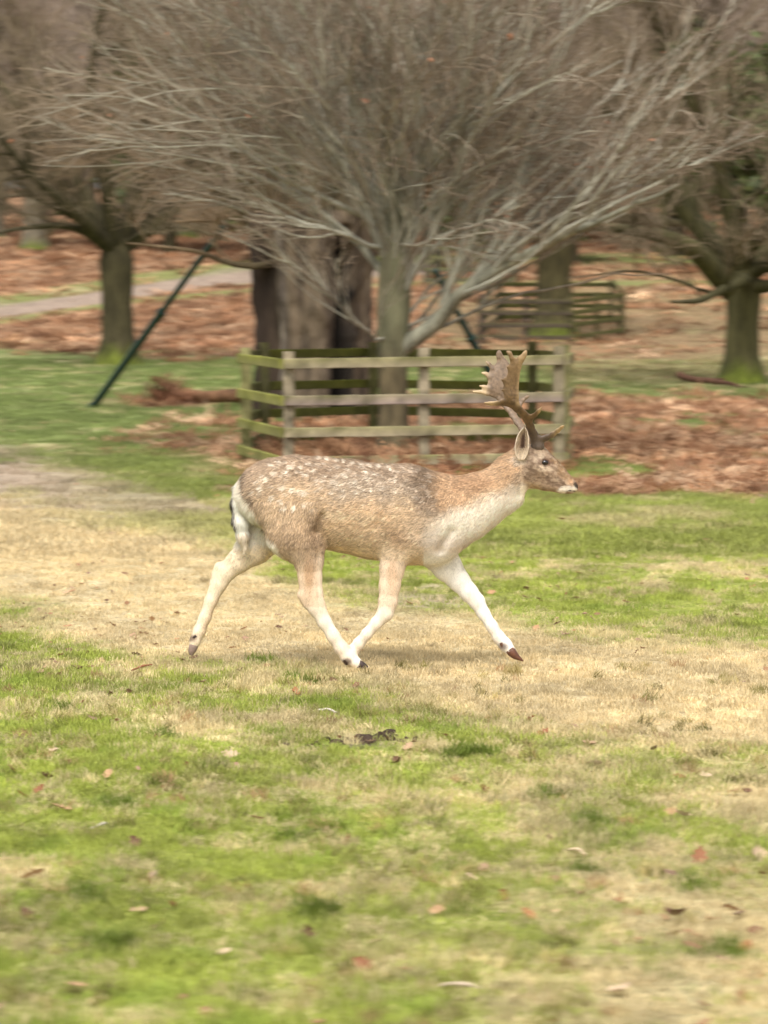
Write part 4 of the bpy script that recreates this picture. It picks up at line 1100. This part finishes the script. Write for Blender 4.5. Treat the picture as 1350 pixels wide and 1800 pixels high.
    named = [(513, 822), (500, 858), (494, 881, ), (500, 893), (516, 862), (526, 864), (535, 868), (481, 876), (470, 843), (483, 833), (462, 858), (534, 886), (517, 893), (497, 857), (529, 822), (545, 815), (563, 806), (577, 808),
             (591, 810), (605, 812), (620, 815), (636, 817), (652, 819), (668, 820), (684, 822), (478, 818), (492, 812), (505, 830), (540, 835), (555, 828), (572, 838), (590, 845), (610, 838), (628, 848), (648, 842), (566, 858), (585, 866),
             (607, 862), (632, 866), (655, 862), (676, 856), (695, 846), (700, 866), (480, 856), (452, 848), (447, 866), (592, 822), (615, 826), (640, 830), (662, 834), (464, 836), (560, 845)]
    named = named + [(r.uniform(455, 715), r.uniform(812, 872)) for _ in range(60)]
    sm = np.zeros(len(px))
    for i, (sx, sy) in enumerate(named):
        a = 5.0 if i < 13 else 3.6; b = 4.8 if i < 13 else 3.1
        ex = a * r.uniform(.8, 1.4); ey = b * r.uniform(.8, 1.2)
        sm = np.maximum(sm, (1 - sstep(.6, 1.25, np.hypot((px - sx - r.normal(0, 1)) / ex, (py - sy) / ey))) * (1. if i < 30 else .75 if i < 55 else .42) * (1 - .5 * (fbm(px * .5, py * .8, 90, 2) > .6)))
    mix(sm[:, None], S(240, 226, 204))
    # grizzled flank
    mix((sstep(.55, .75, hf) * ((px > 540) & (px < 770) & (py < 900) & (py > 815)))[:, None] * .45, S(214, 198, 178))
    # head
    hd = (px > 900) & (py < 872)
    H = sstep(915, 935, wx)[:, None] * hd[:, None]
    mix(H, S(160, 136, 112)); mix(H * blob(930, 820, 14, 26, .6) * .6, S(122, 102, 86)); mix(H * blob(948, 806, 9, 10, .6) * .7, S(204, 184, 160))
    mix(H * blob(957, 824, 11, 5, .6) * .8, S(220, 198, 172)); mix(H * blob(957.5, 813, 10, 7.5, .4) * .9, S(92, 62, 52))
    mix(H * line([(968, 806, 4), (985, 823, 5), (1000, 838, 4)], .6) * .7, S(140, 108, 72))
    mix(H * line([(975, 846, 7), (990, 848, 6)], .7) * .6, S(128, 106, 92))
    mix(H * blob(1000, 845, 9, 6, .6) * .6, S(206, 162, 122)); mix(H * line([(980, 862, 5), (998, 859, 6), (1008, 862, 5)], .35) * .95, S(246, 236, 220))
    mix(H * line([(925, 858, 7), (950, 860, 4)], .5) * .6, S(196, 170, 138))
    mix((hd & (px > 1008) & (py > 845) & (py < 861))[:, None] * blob(1015, 852, 8, 8.5, .2), S(24, 20, 20))
    mix((hd)[:, None] * (1 - sstep(.6, 1.4, seg_dist(px, py, [(1000, 862.5, .9), (1016, 864, .9)])))[:, None], S(40, 30, 26))
    ff = fbm(px * .22, py * .35, 61, 3)
    mix(H * sstep(.5, .68, ff)[:, None] * (py < 858)[:, None] * .5, S(118, 98, 82)); mix(H * sstep(.48, .3, ff)[:, None] * .35, S(204, 184, 158))
    mix(blob(912, 806, 13, 9, .6) * .7, S(226, 212, 192)); mix(H * line([(940, 838, 6), (962, 846, 5), (978, 848, 3)], .8) * .4, S(122, 100, 84))
    # fur lying in streaks
    al = (px * .9 + py * .42) * .10; ac = (py * .9 - px * .42) * .55
    st = fbm(al, ac, 44, 3); st2 = fbm(al * 2.2, ac * 1.6, 46, 2); amp = np.where(py > 985, .0, np.where((px > 915) & (py < 872), .25, .42)) * np.where(c[:, 2] > .55, .25, 1)
    c = c * (1 + amp * ((st - .5) * 1.6 + (st2 - .5) * .9))[:, None]
    return np.clip(c, 0, 1)

def build_deer():
    root = empty('fallow_buck', G(675, DY)); tag(root, 'spotted fallow buck with broad antlers trotting right across the pale turf', 'deer')
    ob = np.array(root.location)
    lo = np.minimum(D3(318, 1190), D3(318, 740)) - [0, .24, .02]; hi = np.maximum(D3(1026, 745), D3(1026, 1190)) + [0, .24, .02]
    f = Field(lo, hi, .005)
    # trunk
    f.chain([(452, 872, 0, 40, 32), (480, 868, 0, 61, 44), (515, 872, 0, 71, 52), (560, 883, 0, 79, 58), (610, 890, 0, 81, 62), (660, 900, 0, 83, 61), (710, 904, 0, 87, 56), (750, 910, 0, 82, 48), (785, 902, 0, 66, 38), (818, 893, 0, 56, 33), (845, 880, 0, 49, 31),
             (870, 866, 0, 42, 29), (901, 834, 0, 36, 26), (926, 816, 0, 32, 25)], .01)
    f.chain([(740, 930, 0, 58, 40), (768, 940, 0, 44, 32), (785, 930, 0, 36, 28)], .03)
    f.chain([(885, 885, 0, 14, 12), (905, 876, 0, 14, 12)], .03)
    for sd in (1, -1):
        # haunch on the torso, and shoulder blades
        f.chain([(490, 872, .055 * sd, 54, 24), (520, 890, .07 * sd, 56, 26)], .03)
        f.chain([(742, 865, .06 * sd, 32, 18), (725, 905, .075 * sd, 42, 19), (712, 940, .075 * sd, 38, 20)], .03)
    # near hind leg
    h = .085
    f.chain([(515, 905, h, 54, 24), (520, 938, h, 50, 25), (536, 960, h, 36, 22), (543, 985, h, 25, 16), (545, 1015, h, 20, 12), (547, 1043, h, 19.5, 10.5), (556, 1066, h, 15.5, 9.5), (571, 1094, h, 11.8, 8.5), (586, 1118, h, 11.2, 8.2), (600, 1139, h, 11.8, 9), (612, 1155, h, 12.6, 10), (626, 1165, h, 9.5, 9.5), (634, 1170, h, 7, 8)], .022)
    f.chain([(530, 1046, h, 7, 5), (538, 1062, h, 6, 5)], .014)
    # far hind leg, stretched back
    h = -.085
    f.chain([(500, 890, h, 52, 24), (474, 930, h, 42, 24), (448, 962, h, 30, 20), (420, 986, h, 20.5, 14), (396, 1006, h, 16.5, 11), (384, 1026, h, 14.5, 9.5), (371, 1056, h, 11, 8.5), (360, 1086, h, 10.2, 8.2), (350, 1110, h, 10.8, 9), (343, 1127, h, 9.5, 9), (340, 1136, h, 8, 8)], .022)
    f.chain([(384, 995, h, 7, 5), (378, 1010, h, 6, 5)], .014)
    # near fore leg, folding
    h = .075
    f.chain([(712, 940, h, 38, 20), (696, 966, h, 27, 17), (689, 1000, h, 21, 13), (685, 1030, h, 18, 11), (682, 1058, h, 16, 10), (677, 1078, h, 13.5, 10), (661, 1096, h, 10.2, 8), (645, 1114, h, 9.4, 7.6), (630, 1132, h - .01, 10, 8), (622, 1143, h - .02, 9.5, 8), (620, 1152, h - .03, 7, 7)], .022)
    # far fore leg, reaching
    h = -.065
    f.chain([(740, 935, h, 42, 22), (766, 965, h, 34, 19), (786, 996, h, 25, 14), (806, 1020, h, 18.5, 11.5), (824, 1041, h, 15.5, 10.5), (838, 1057, h, 13.5, 9.5), (850, 1078, h, 10.6, 8), (865, 1101, h, 9.8, 7.6), (877, 1120, h, 10.4, 8.4), (888, 1133, h, 11, 9), (898, 1144, h, 9, 8.5)], .022)
    # head
    f.chain([(922, 814, 0, 30, 24), (938, 815, 0, 32, 25), (956, 826, 0, 27.5, 20), (974, 836, 0, 22, 14.5), (991, 846.5, 0, 15.3, 11.5), (1003, 854, 0, 10.8, 10.5), (1008, 856.5, 0, 8, 9)], .02)
    f.chain([(932, 842, 0, 15, 18), (958, 851, 0, 11, 12), (985, 860, 0, 6.5, 8), (1002, 863.5, 0, 4.5, 6.5)], .014)
    f.chain([(948, 800, 0, 14, 17), (960, 810, 0, 10, 18)], .02)      # brow
    for sd in (1, -1):
        f.chain([(944, 793, .035 * sd, 9, 8), (944, 786, .04 * sd, 8, 7)], .012)   # pedicles
        f.chain([(958, 813, .062 * sd, 4.5, 5), (958.2, 813, .062 * sd, 4.5, 5)], .012, sub=True)  # eye socket
        f.chain([(1012, 851.5, .022 * sd, 2.2, 3), (1015, 853, .026 * sd, 1.6, 3)], .005, sub=True)  # nostril
    # flank fold in front of the thigh
    f.chain([(568, 905, .175, 4, 14), (558, 935, .175, 8, 18), (566, 958, .17, 5, 12)], .022, sub=True)
    f.chain([(568, 905, -.175, 4, 14), (558, 935, -.175, 8, 18), (566, 958, -.17, 5, 12)], .022, sub=True)
    # jaw line, muscle of the forearm, gaskin and neck
    f.chain([(925, 850, .075, 2, 4), (945, 858, .062, 2, 4)], .014, sub=True)
    f.chain([(690, 880, .2, 5, 10), (668, 925, .2, 6, 12), (672, 960, .19, 4, 10)], .03, sub=True)
    f.chain([(795, 935, .14, 6, 16), (775, 968, .135, 6, 16)], .03, sub=True)
    for (x_, y_, x2, y2, hh, rr) in ((538, 1000, 548, 1030, .14, 2.2), (686, 1010, 683, 1050, .125, 2.2), (575, 1092, 604, 1138, .118, 1.6), (858, 1082, 876, 1112, -.03, 1.6)): f.chain([(x_, y_, hh, rr, 3), (x2, y2, hh, rr, 3)], .01, sub=True)
    V, F = surface_nets(f.f, f.lo, f.h)
    # light smoothing
    e = np.concatenate([F[:, [0, 1]], F[:, [1, 2]], F[:, [2, 3]], F[:, [3, 0]]])
    for _ in range(3):
        acc = np.zeros_like(V); cnt = np.zeros(len(V))
        for a_, b_ in ((0, 1), (1, 0)):
            for ax in range(3): acc[:, ax] += np.bincount(e[:, a_], V[e[:, b_], ax], len(V))
            cnt += np.bincount(e[:, a_], minlength=len(V))
        V = V * .4 + .6 * acc / cnt[:, None]
    px, py = proj(V[:, 0], V[:, 1], V[:, 2]); L = DY - V[:, 1]
    # undo the lateral parallax so that markings are looked up on the mid plane
    C = coat(px, py, np.abs(L), L)
    body = obj('body', mesh_data('body', V - ob, F, M_fur, True, C), root)
    # hair
    r = rng_(71); A, B, Cc, Dd = V[F[:, 0]], V[F[:, 1]], V[F[:, 2]], V[F[:, 3]]
    nrm = np.cross(Cc - A, Dd - B); ar = np.linalg.norm(nrm, axis=1); nrm /= ar[:, None] + 1e-12
    def hairs(Vsrc, Fsrc, Csrc, nrm, ar, n, seed, lenf, dirf, name, parent):
        r = rng_(seed); k = r.choice(len(Fsrc), n, p=ar / ar.sum()); u = r.uniform(size=(n, 2))
        a, b, c, d = [Vsrc[Fsrc[k, i]] for i in range(4)]
        p = a * ((1 - u[:, :1]) * (1 - u[:, 1:])) + b * (u[:, :1] * (1 - u[:, 1:])) + c * (u[:, :1] * u[:, 1:]) + d * ((1 - u[:, :1]) * u[:, 1:])
        nn = nrm[k]; px, py = proj(p[:, 0], p[:, 1], p[:, 2]); t = dirf(px, py, p) + r.normal(0, .22, (n, 3))
        t -= (t * nn).sum(1, keepdims=True) * nn; t /= np.linalg.norm(t, axis=1, keepdims=True) + 1e-9
        L, lift, wd = lenf(px, py); L = L * r.uniform(.6, 1.25, n)
        sdv = np.cross(nn, t); w = (wd * r.uniform(.6, 1.2, n))[:, None]
        m = p + t * (L * .55)[:, None] + nn * (L * lift * .75)[:, None]; e_ = p + t * L[:, None] + nn * (L * lift)[:, None]
        VV = np.stack([p - sdv * w, p + sdv * w, m + sdv * w * .7, m - sdv * w * .7, e_], 1).reshape(-1, 3)
        i0 = np.arange(n) * 5; FQ = np.stack([i0, i0 + 1, i0 + 2, i0 + 3], -1); FT = np.stack([i0 + 3, i0 + 2, i0 + 4], -1)
        cc = Csrc[Fsrc[k, 0]]; jt = r.uniform(.6, 1.26, (n, 1)); jt = np.where(cc[:, 2:3] > .5, .9 + (jt - .93) * .3, jt); cc = cc * jt; cc = np.clip(cc, 0, .88)
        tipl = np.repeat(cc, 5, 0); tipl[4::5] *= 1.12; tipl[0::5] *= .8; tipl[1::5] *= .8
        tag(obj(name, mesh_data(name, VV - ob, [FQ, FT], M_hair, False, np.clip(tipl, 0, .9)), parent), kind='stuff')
    def bdir(px, py, p):
        leg = (py > 985)[:, None]; head = ((px > 915) & (py < 872))[:, None]; neck = ((px > 790) & ~head[:, 0])[:, None]
        d = np.where(neck, np.array([-.8, 0, -.35]), np.array([-.85, 0, -.38]))
        hq = ((px < 560) & (py > 880))[:, None]; d = np.where(hq, np.array([-.35, 0, -.9]), d)
        ch = ((px > 780) & (px < 925) & (py > 870))[:, None]; d = np.where(ch, np.array([-.5, 0, -.6]), d)
        d = np.where(leg, np.array([-.1, 0, -1.]), d); return np.where(head, np.array([-1, 0, .35]), d)
    def blen(px, py):
        L = np.where(py > 1000, .008, .019); L = np.where((px > 915) & (py < 872), .008, L); L = np.where((px < 445) & (py < 960), .03, L)
        L = np.where((py > 960) & (py <= 1000), .014, L)
        return L, np.where(L > .015, .30, .22), np.where(L > .015, .0017, .0009)
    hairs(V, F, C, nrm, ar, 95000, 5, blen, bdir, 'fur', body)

    # ---- tail
    ft = Field(np.minimum(D3(395, 975), D3(395, 975)) - [0, .08, .02], D3(452, 832) + [0, .08, .02], .004)
    ft.chain([(436, 846, 0, 9, 8), (426, 862, 0, 14, 10), (422, 885, 0, 15, 11), (423, 915, 0, 13.5, 10), (426, 940, 0, 9, 7), (431, 962, 0, 3, 3)], .01)
    Vt, Ft = surface_nets(ft.f, ft.lo, ft.h); px, py = proj(Vt[:, 0], Vt[:, 1], Vt[:, 2])
    edge = np.interp(py, [846, 872, 900, 935, 965], [415, 409.5, 411, 415, 423])
    m = sstep(3, -2, px - edge)[:, None]; Ct = S(255, 247, 230) * (1 - m) + S(50, 40, 36) * m
    m2 = ((1 - sstep(1.5, 4, np.abs(px - 433))) * (py > 858) * (py < 900))[:, None]; Ct = Ct * (1 - m2) + S(70, 58, 50) * m2
    Ct = np.where(py[:, None] > 935, S(236, 220, 194), Ct)
    tail = obj('tail', mesh_data('tail', Vt - ob, Ft, M_fur, True, Ct), root)
    nr = np.cross(Vt[Ft[:, 2]] - Vt[Ft[:, 0]], Vt[Ft[:, 3]] - Vt[Ft[:, 1]]); a2 = np.linalg.norm(nr, axis=1); nr /= a2[:, None] + 1e-12
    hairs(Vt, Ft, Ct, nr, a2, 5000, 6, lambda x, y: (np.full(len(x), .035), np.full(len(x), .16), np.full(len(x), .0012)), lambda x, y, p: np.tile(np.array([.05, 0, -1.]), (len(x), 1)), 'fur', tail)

    # ---- ears
    def ear(sd):
        n, m = 16, 11; Vv, Cv = [], []
        for i in range(n):
            t = i / (n - 1)
            cx = np.interp(t, [0, .3, .7, 1], [916, 917, 919, 921.5]); cy = 809 - t * 58
            wd = np.interp(t, [0, .15, .4, .7, .9, 1], [4.5, 10, 12.4, 10.2, 5.4, .6])
            for j in range(m):
                u = j / (m - 1) * 2 - 1; a = u * 1.15
                dx = math.sin(a) / math.sin(1.15) * wd; depth = (math.cos(a) - math.cos(1.15)) * wd * .9
                p = D3(cx + dx, cy, sd * (.062 + .03 * t - depth * DY / FPX + .02)) ; Vv.append(p)
                e = abs(u)
                col = S(222, 206, 184) if e > .74 or t > .92 else (S(150, 124, 104) if e < .3 else S(182, 158, 134))
                if t < .28: col = S(212, 194, 170)
                elif e < .22 and t < .8: col = S(104, 82, 70)
                elif hash2(np.int64(i * 7), np.int64(j * 13), 9) > .6: col = S(206, 186, 164)
                Cv.append(col * (.85 + .3 * hash2(np.int64(i * 31), np.int64(j * 17), 4)))
        Vv = np.array(Vv); Cv = np.array(Cv); i, j = np.meshgrid(np.arange(n - 1), np.arange(m - 1), indexing='ij')
        Ff = np.stack([i * m + j, i * m + j + 1, (i + 1) * m + j + 1, (i + 1) * m + j], -1).reshape(-1, 4)
        o = obj('ear', mesh_data('ear', Vv - ob, Ff, M_fur, True, Cv), root)
        md = o.modifiers.new('thick', 'SOLIDIFY'); md.thickness = .005; md.offset = 0
        nr = np.cross(Vv[Ff[:, 2]] - Vv[Ff[:, 0]], Vv[Ff[:, 3]] - Vv[Ff[:, 1]]); a2 = np.linalg.norm(nr, axis=1); nr /= a2[:, None] + 1e-12
        nr *= -np.sign(nr[:, 1:2] * sd + 1e-9) * -1.0 if sd < 0 else np.where(nr[:, 1:2] > 0, -1, 1)
        hairs(Vv, Ff, Cv, nr, a2, 2600, 7, lambda x, y: (np.full(len(x), .010), np.full(len(x), .45), np.full(len(x), .0007)), lambda x, y, p: np.tile(np.array([.1, 0, 1.]), (len(x), 1)), 'fur', o)
    ear(1); ear(-1)

    # ---- eyes
    for sd in (1, -1):
        c = D3(957.5, 813, .050 * sd); n, m = 12, 18; u = np.linspace(0, math.pi, n); v = np.arange(m) / m * 2 * math.pi; U, Q = np.meshgrid(u, v, indexing='ij')
        Vv = np.stack([.0175 * np.sin(U) * np.cos(Q), .012 * np.sin(U) * np.sin(Q), .0125 * np.cos(U)], -1).reshape(-1, 3)
        i, j = np.meshgrid(np.arange(n - 1), np.arange(m), indexing='ij'); j2 = (j + 1) % m
        Ff = np.stack([i * m + j, (i + 1) * m + j, (i + 1) * m + j2, i * m + j2], -1).reshape(-1, 4)
        obj('eye', mesh_data('eye', Vv, Ff, M_EYE, True, S(26, 16, 12)), root, c - ob)

    # ---- hooves
    def hoof(pts, h, col, spread=.011):
        Vs, Fs, o = [], [], 0
        for s_ in (-1, 1):
            P = np.array([D3(x, y, h + s_ * spread * (1.1 if k_ else .8)) for k_, (x, y, r_) in enumerate(pts)]); R = np.array([q[2] for q in pts]) * DY / FPX
            Q, q = resample(P, R, 12); V_, F_, _ = tubes(Q[None], q[None], 12); ctr = np.repeat(Q, 12, 0); V_ = ctr + (V_ - ctr) * np.array([1, .62, 1])
            Vs.append(V_); Fs.append(F_ + o); o += len(V_)
        V_ = np.concatenate(Vs); F_ = np.concatenate(Fs); c = col * (.7 + .6 * fbm(V_[:, 0] * 90, V_[:, 2] * 90, 3, 2))[:, None]
        obj('hoof', mesh_data('hoof', V_ - ob, F_, M_hoof, True, c), root)
    def claw(x, y, x2, y2, h, col):
        for s_ in (-1, 1):
            P = np.array([D3(x, y, h + s_ * .016), D3((x + x2) / 2, (y + y2) / 2, h + s_ * .018), D3(x2, y2, h + s_ * .016)]); V_, F_, _ = tubes(P[None], np.array([[4.2, 3.4, 1.2]]) * DY / FPX, 8)
            obj('dewclaw', mesh_data('dewclaw', V_ - ob, F_, M_hoof, True, col), root)
    dk = S(56, 42, 36)
    hoof([(627, 1165, 7.5), (634, 1170, 8.5), (642, 1175, 7.0), (648, 1178, 4.5), (655, 1181, 1.0)], .085, dk)
    claw(606, 1160, 610, 1169, .085, dk)
    hoof([(893, 1139, 7.5), (900, 1147, 8.5), (906, 1153, 6.6), (912, 1157, 4.2), (920, 1162, 1.0)], -.065, S(96, 62, 46))
    claw(881, 1130, 884, 1139, -.065, S(96, 66, 52))
    hoof([(342, 1130, 7), (340, 1137, 8), (337, 1145, 6.8), (336, 1152, 3)], -.085, S(132, 112, 100))
    claw(345, 1118, 338, 1123, -.085, dk)
    hoof([(621, 1148, 6.5), (618, 1154, 7.5), (611, 1162, 6), (606, 1168, 3)], .045, dk)

    # ---- antlers: palms traced as plates with thickness, beams and tines round
    def poly_sdf(gx, gz, poly):
        d2 = np.full(gx.shape, 1e9); ins = np.zeros(gx.shape, bool); n = len(poly)
        for i in range(n):
            a, b = poly[i], poly[(i + 1) % n]; ex, ez = b - a; wx, wz = gx - a[0], gz - a[1]
            t = np.clip((wx * ex + wz * ez) / (ex * ex + ez * ez + 1e-12), 0, 1); d2 = np.minimum(d2, (wx - ex * t) ** 2 + (wz - ez * t) ** 2)
            cnd = (a[1] > gz) != (b[1] > gz); ins ^= cnd & (gx < (b[0] - a[0]) * (gz - a[1]) / (b[1] - a[1] + 1e-12) + a[0])
        return np.where(ins, -1, 1) * np.sqrt(d2)
    Z3 = lambda pts: [(800 + x / 5.4, 590 + y / 5.4) for x, y in pts]
    def antler(sd, palm, beam, tines, lat, colf):
        """lat(px,py) -> lateral offset of the plate"""
        allp = palm + [(p[0], p[1]) for c_ in [beam] + tines for p in c_]
        x0 = min(p[0] for p in allp) - 8; x1 = max(p[0] for p in allp) + 8; y0 = min(p[1] for p in allp) - 8; y1 = max(p[1] for p in allp) + 8
        a = D3(x0, y1, 0); b = D3(x1, y0, 0); fa = Field(a - [.01, .07 if sd > 0 else .07, .01], b + [.01, .07, .01], .0022)
        # built flat on a plane, then bent outwards
        gx = fa.lo[0] + fa.h * np.arange(fa.n[0]); gz = fa.lo[2] + fa.h * np.arange(fa.n[2]); GX, GZ = np.meshgrid(gx, gz, indexing='ij')
        pl = np.array([[D3(x, y)[0], D3(x, y)[2]] for x, y in palm]); d2 = poly_sdf(GX, GZ, pl)
        gy = fa.lo[1] + fa.h * np.arange(fa.n[1]) - DY
        th = .0036 + .0045 * np.clip(-d2 / .03, 0, 1)
        f_ = np.maximum(d2[:, None, :] + .001, np.abs(gy)[None, :, None] - th[:, None, :]) ; q = np.clip(.5 - .5 * (d2[:, None, :] + .001 - (np.abs(gy)[None, :, None] - th[:, None, :])) / .006, 0, 1)
        fa.f = (f_ + .006 * q * (1 - q)).astype(np.float32)
        for c_ in [beam] + tines:
            fa.chain([(p[0], p[1], 0, p[2], p[2] * .95) for p in c_], .012)
        V_, F_ = surface_nets(fa.f, fa.lo, fa.h)
        px, py = proj(V_[:, 0], V_[:, 1], V_[:, 2]); lt = lat(px, py); 
        # bend: shift in depth keeping the outline by scaling about the lens-independent mid plane height
        V2 = V_.copy(); V2[:, 1] -= lt * sd
        C_ = colf(px, py); o = obj('antler', mesh_data('antler', V2 - ob, F_, M_antler, True, C_), root); return o
    near_palm = Z3([(598, 690), (592, 610), (588, 520), (592, 430), (600, 340), (618, 270), (632, 220), (646, 175), (656, 150), (640, 138), (620, 148), (603, 168), (588, 176), (570, 186), (556, 200), (536, 198), (520, 176), (508, 150), (490, 143), (468, 146), (474, 166), (492, 180),
                    (498, 215), (496, 250), (478, 272), (460, 284), (474, 320), (474, 350), (462, 378), (430, 394), (404, 404), (428, 432), (438, 462), (430, 490), (404, 504), (430, 520), (444, 560), (440, 595), (410, 616), (360, 622), (300, 622), (266, 630), (290, 642), (350, 648), (400, 652), (450, 660), (500, 676), (540, 700), (575, 712)])
    beam = [(944, 783, 8.8), (941, 774, 7.6), (936, 762, 7), (930, 748, 6.4), (925, 736, 6.2), (917, 726, 6.2), (908, 717, 6), (900, 706, 5)]
    brow = [(940, 771, 6.5), (950, 772, 5.8), (960, 768.5, 4.6), (970, 763, 3.8), (979, 756, 3), (985, 750, 2), (989, 747, 1.1)]
    trez = [(924, 731, 5), (931, 732, 4.2), (937, 728, 3.3), (943, 721, 2.7), (948, 714, 1.2)]
    bead = [(944, 784, 10.2), (945, 784, 10.2)]
    def lat_near(px, py): return .035 + .17 * sstep(785, 690, py) + .04 * sstep(690, 615, py)
    def col_near(px, py):
        n = fbm(px * .25, py * .25, 5, 3)[:, None]; c = S(98, 76, 50) * (.55 + .9 * n)
        tp = sstep(700, 630, py)[:, None]; c = c * (1 - tp * .6) + S(136, 110, 78) * tp * .6
        dkb = sstep(735, 765, py)[:, None]; c = c * (1 - dkb) + S(88, 74, 62) * dkb
        edge = sstep(905, 911.5, px + (py - 616) * .05)[:, None] * sstep(716, 705, py)[:, None]; c = c * (1 - edge * .6) + S(160, 134, 96) * edge * .6
        t1 = (sstep(962, 985, px) + sstep(938, 947, px) * (py < 735) + sstep(880, 858, px)).clip(0, 1)[:, None]; return c * (1 - t1) + S(172, 146, 110) * t1
    nt1 = [(882, 704, 4), (870, 706.5, 3), (860, 707, 2.2), (850, 706, 1)]; nt2 = [(914, 630, 3), (918, 622, 2.2), (920, 616, 1.2)]; nt3 = [(895, 628, 3), (892, 620, 2), (888, 617, 1.3)]; burr = [(938, 783, 3.4), (944, 786, 3.6), (950, 784, 3.2)]
    antler(1, near_palm, beam, [brow, trez, bead, nt1, nt2, nt3, burr], lat_near, col_near)
    far_palm = Z3([(470, 640), (400, 612), (350, 592), (300, 566), (262, 550), (220, 548), (180, 541), (215, 530), (258, 526), (268, 500), (245, 484), (275, 484), (310, 484), (318, 450), (318, 410), (300, 380), (268, 358), (300, 358), (330, 352), (342, 318), (325, 285), (308, 256),
                   (335, 268), (352, 288), (385, 286), (402, 262), (410, 225), (404, 185), (415, 163), (440, 155), (462, 170), (490, 210), (530, 260), (540, 340), (540, 450), (540, 560), (520, 640)])
    fbeam = [(941, 786, 7.5), (934, 772, 6.5), (920, 755, 6), (911, 742, 6), (904, 731, 5.6), (895, 719, 5), (886, 711, 4), (880, 703, 3)]
    ftine = [(911, 722, 4), (916, 713, 3.6), (922, 705, 2.8), (928, 700, 2), (933, 698, 1)]
    ftine2 = [(886, 706, 3.6), (870, 706, 3), (858, 706.5, 2), (850, 706.5, 1)]
    fbrow = [(940, 777, 6), (950, 775, 4.5), (962, 770, 3.5), (972, 763, 2.2), (980, 757, 1)]
    def lat_far(px, py): return .035 + .12 * sstep(785, 700, py) + .03 * sstep(690, 615, py)
    def col_far(px, py):
        n = fbm(px * .3, py * .3, 15, 3)[:, None]; c = S(114, 94, 74) * (.6 + .7 * n)
        t1 = sstep(866, 850, px)[:, None]; return c * (1 - t1) + S(180, 156, 120) * t1
    fs = [[(858, 694, 2.8), (846, 691, 1.8), (834, 690, .9)], [(862, 684, 2.4), (853, 681, 1.5), (846, 680, .8)], [(862, 664, 2.4), (855, 657.5, 1.7), (850, 657, .8)], [(868, 648, 2.6), (862, 640, 1.9), (858, 637, 1)], [(880, 628, 3.5), (880, 621, 2.6), (880, 619, 2)]]
    antler(-1, far_palm, fbeam, [ftine, fbrow] + fs, lat_far, col_far)

M_EYE = tint_mat('wet_eye', .12, 5, 0, 0, spec=.6)
build_deer()
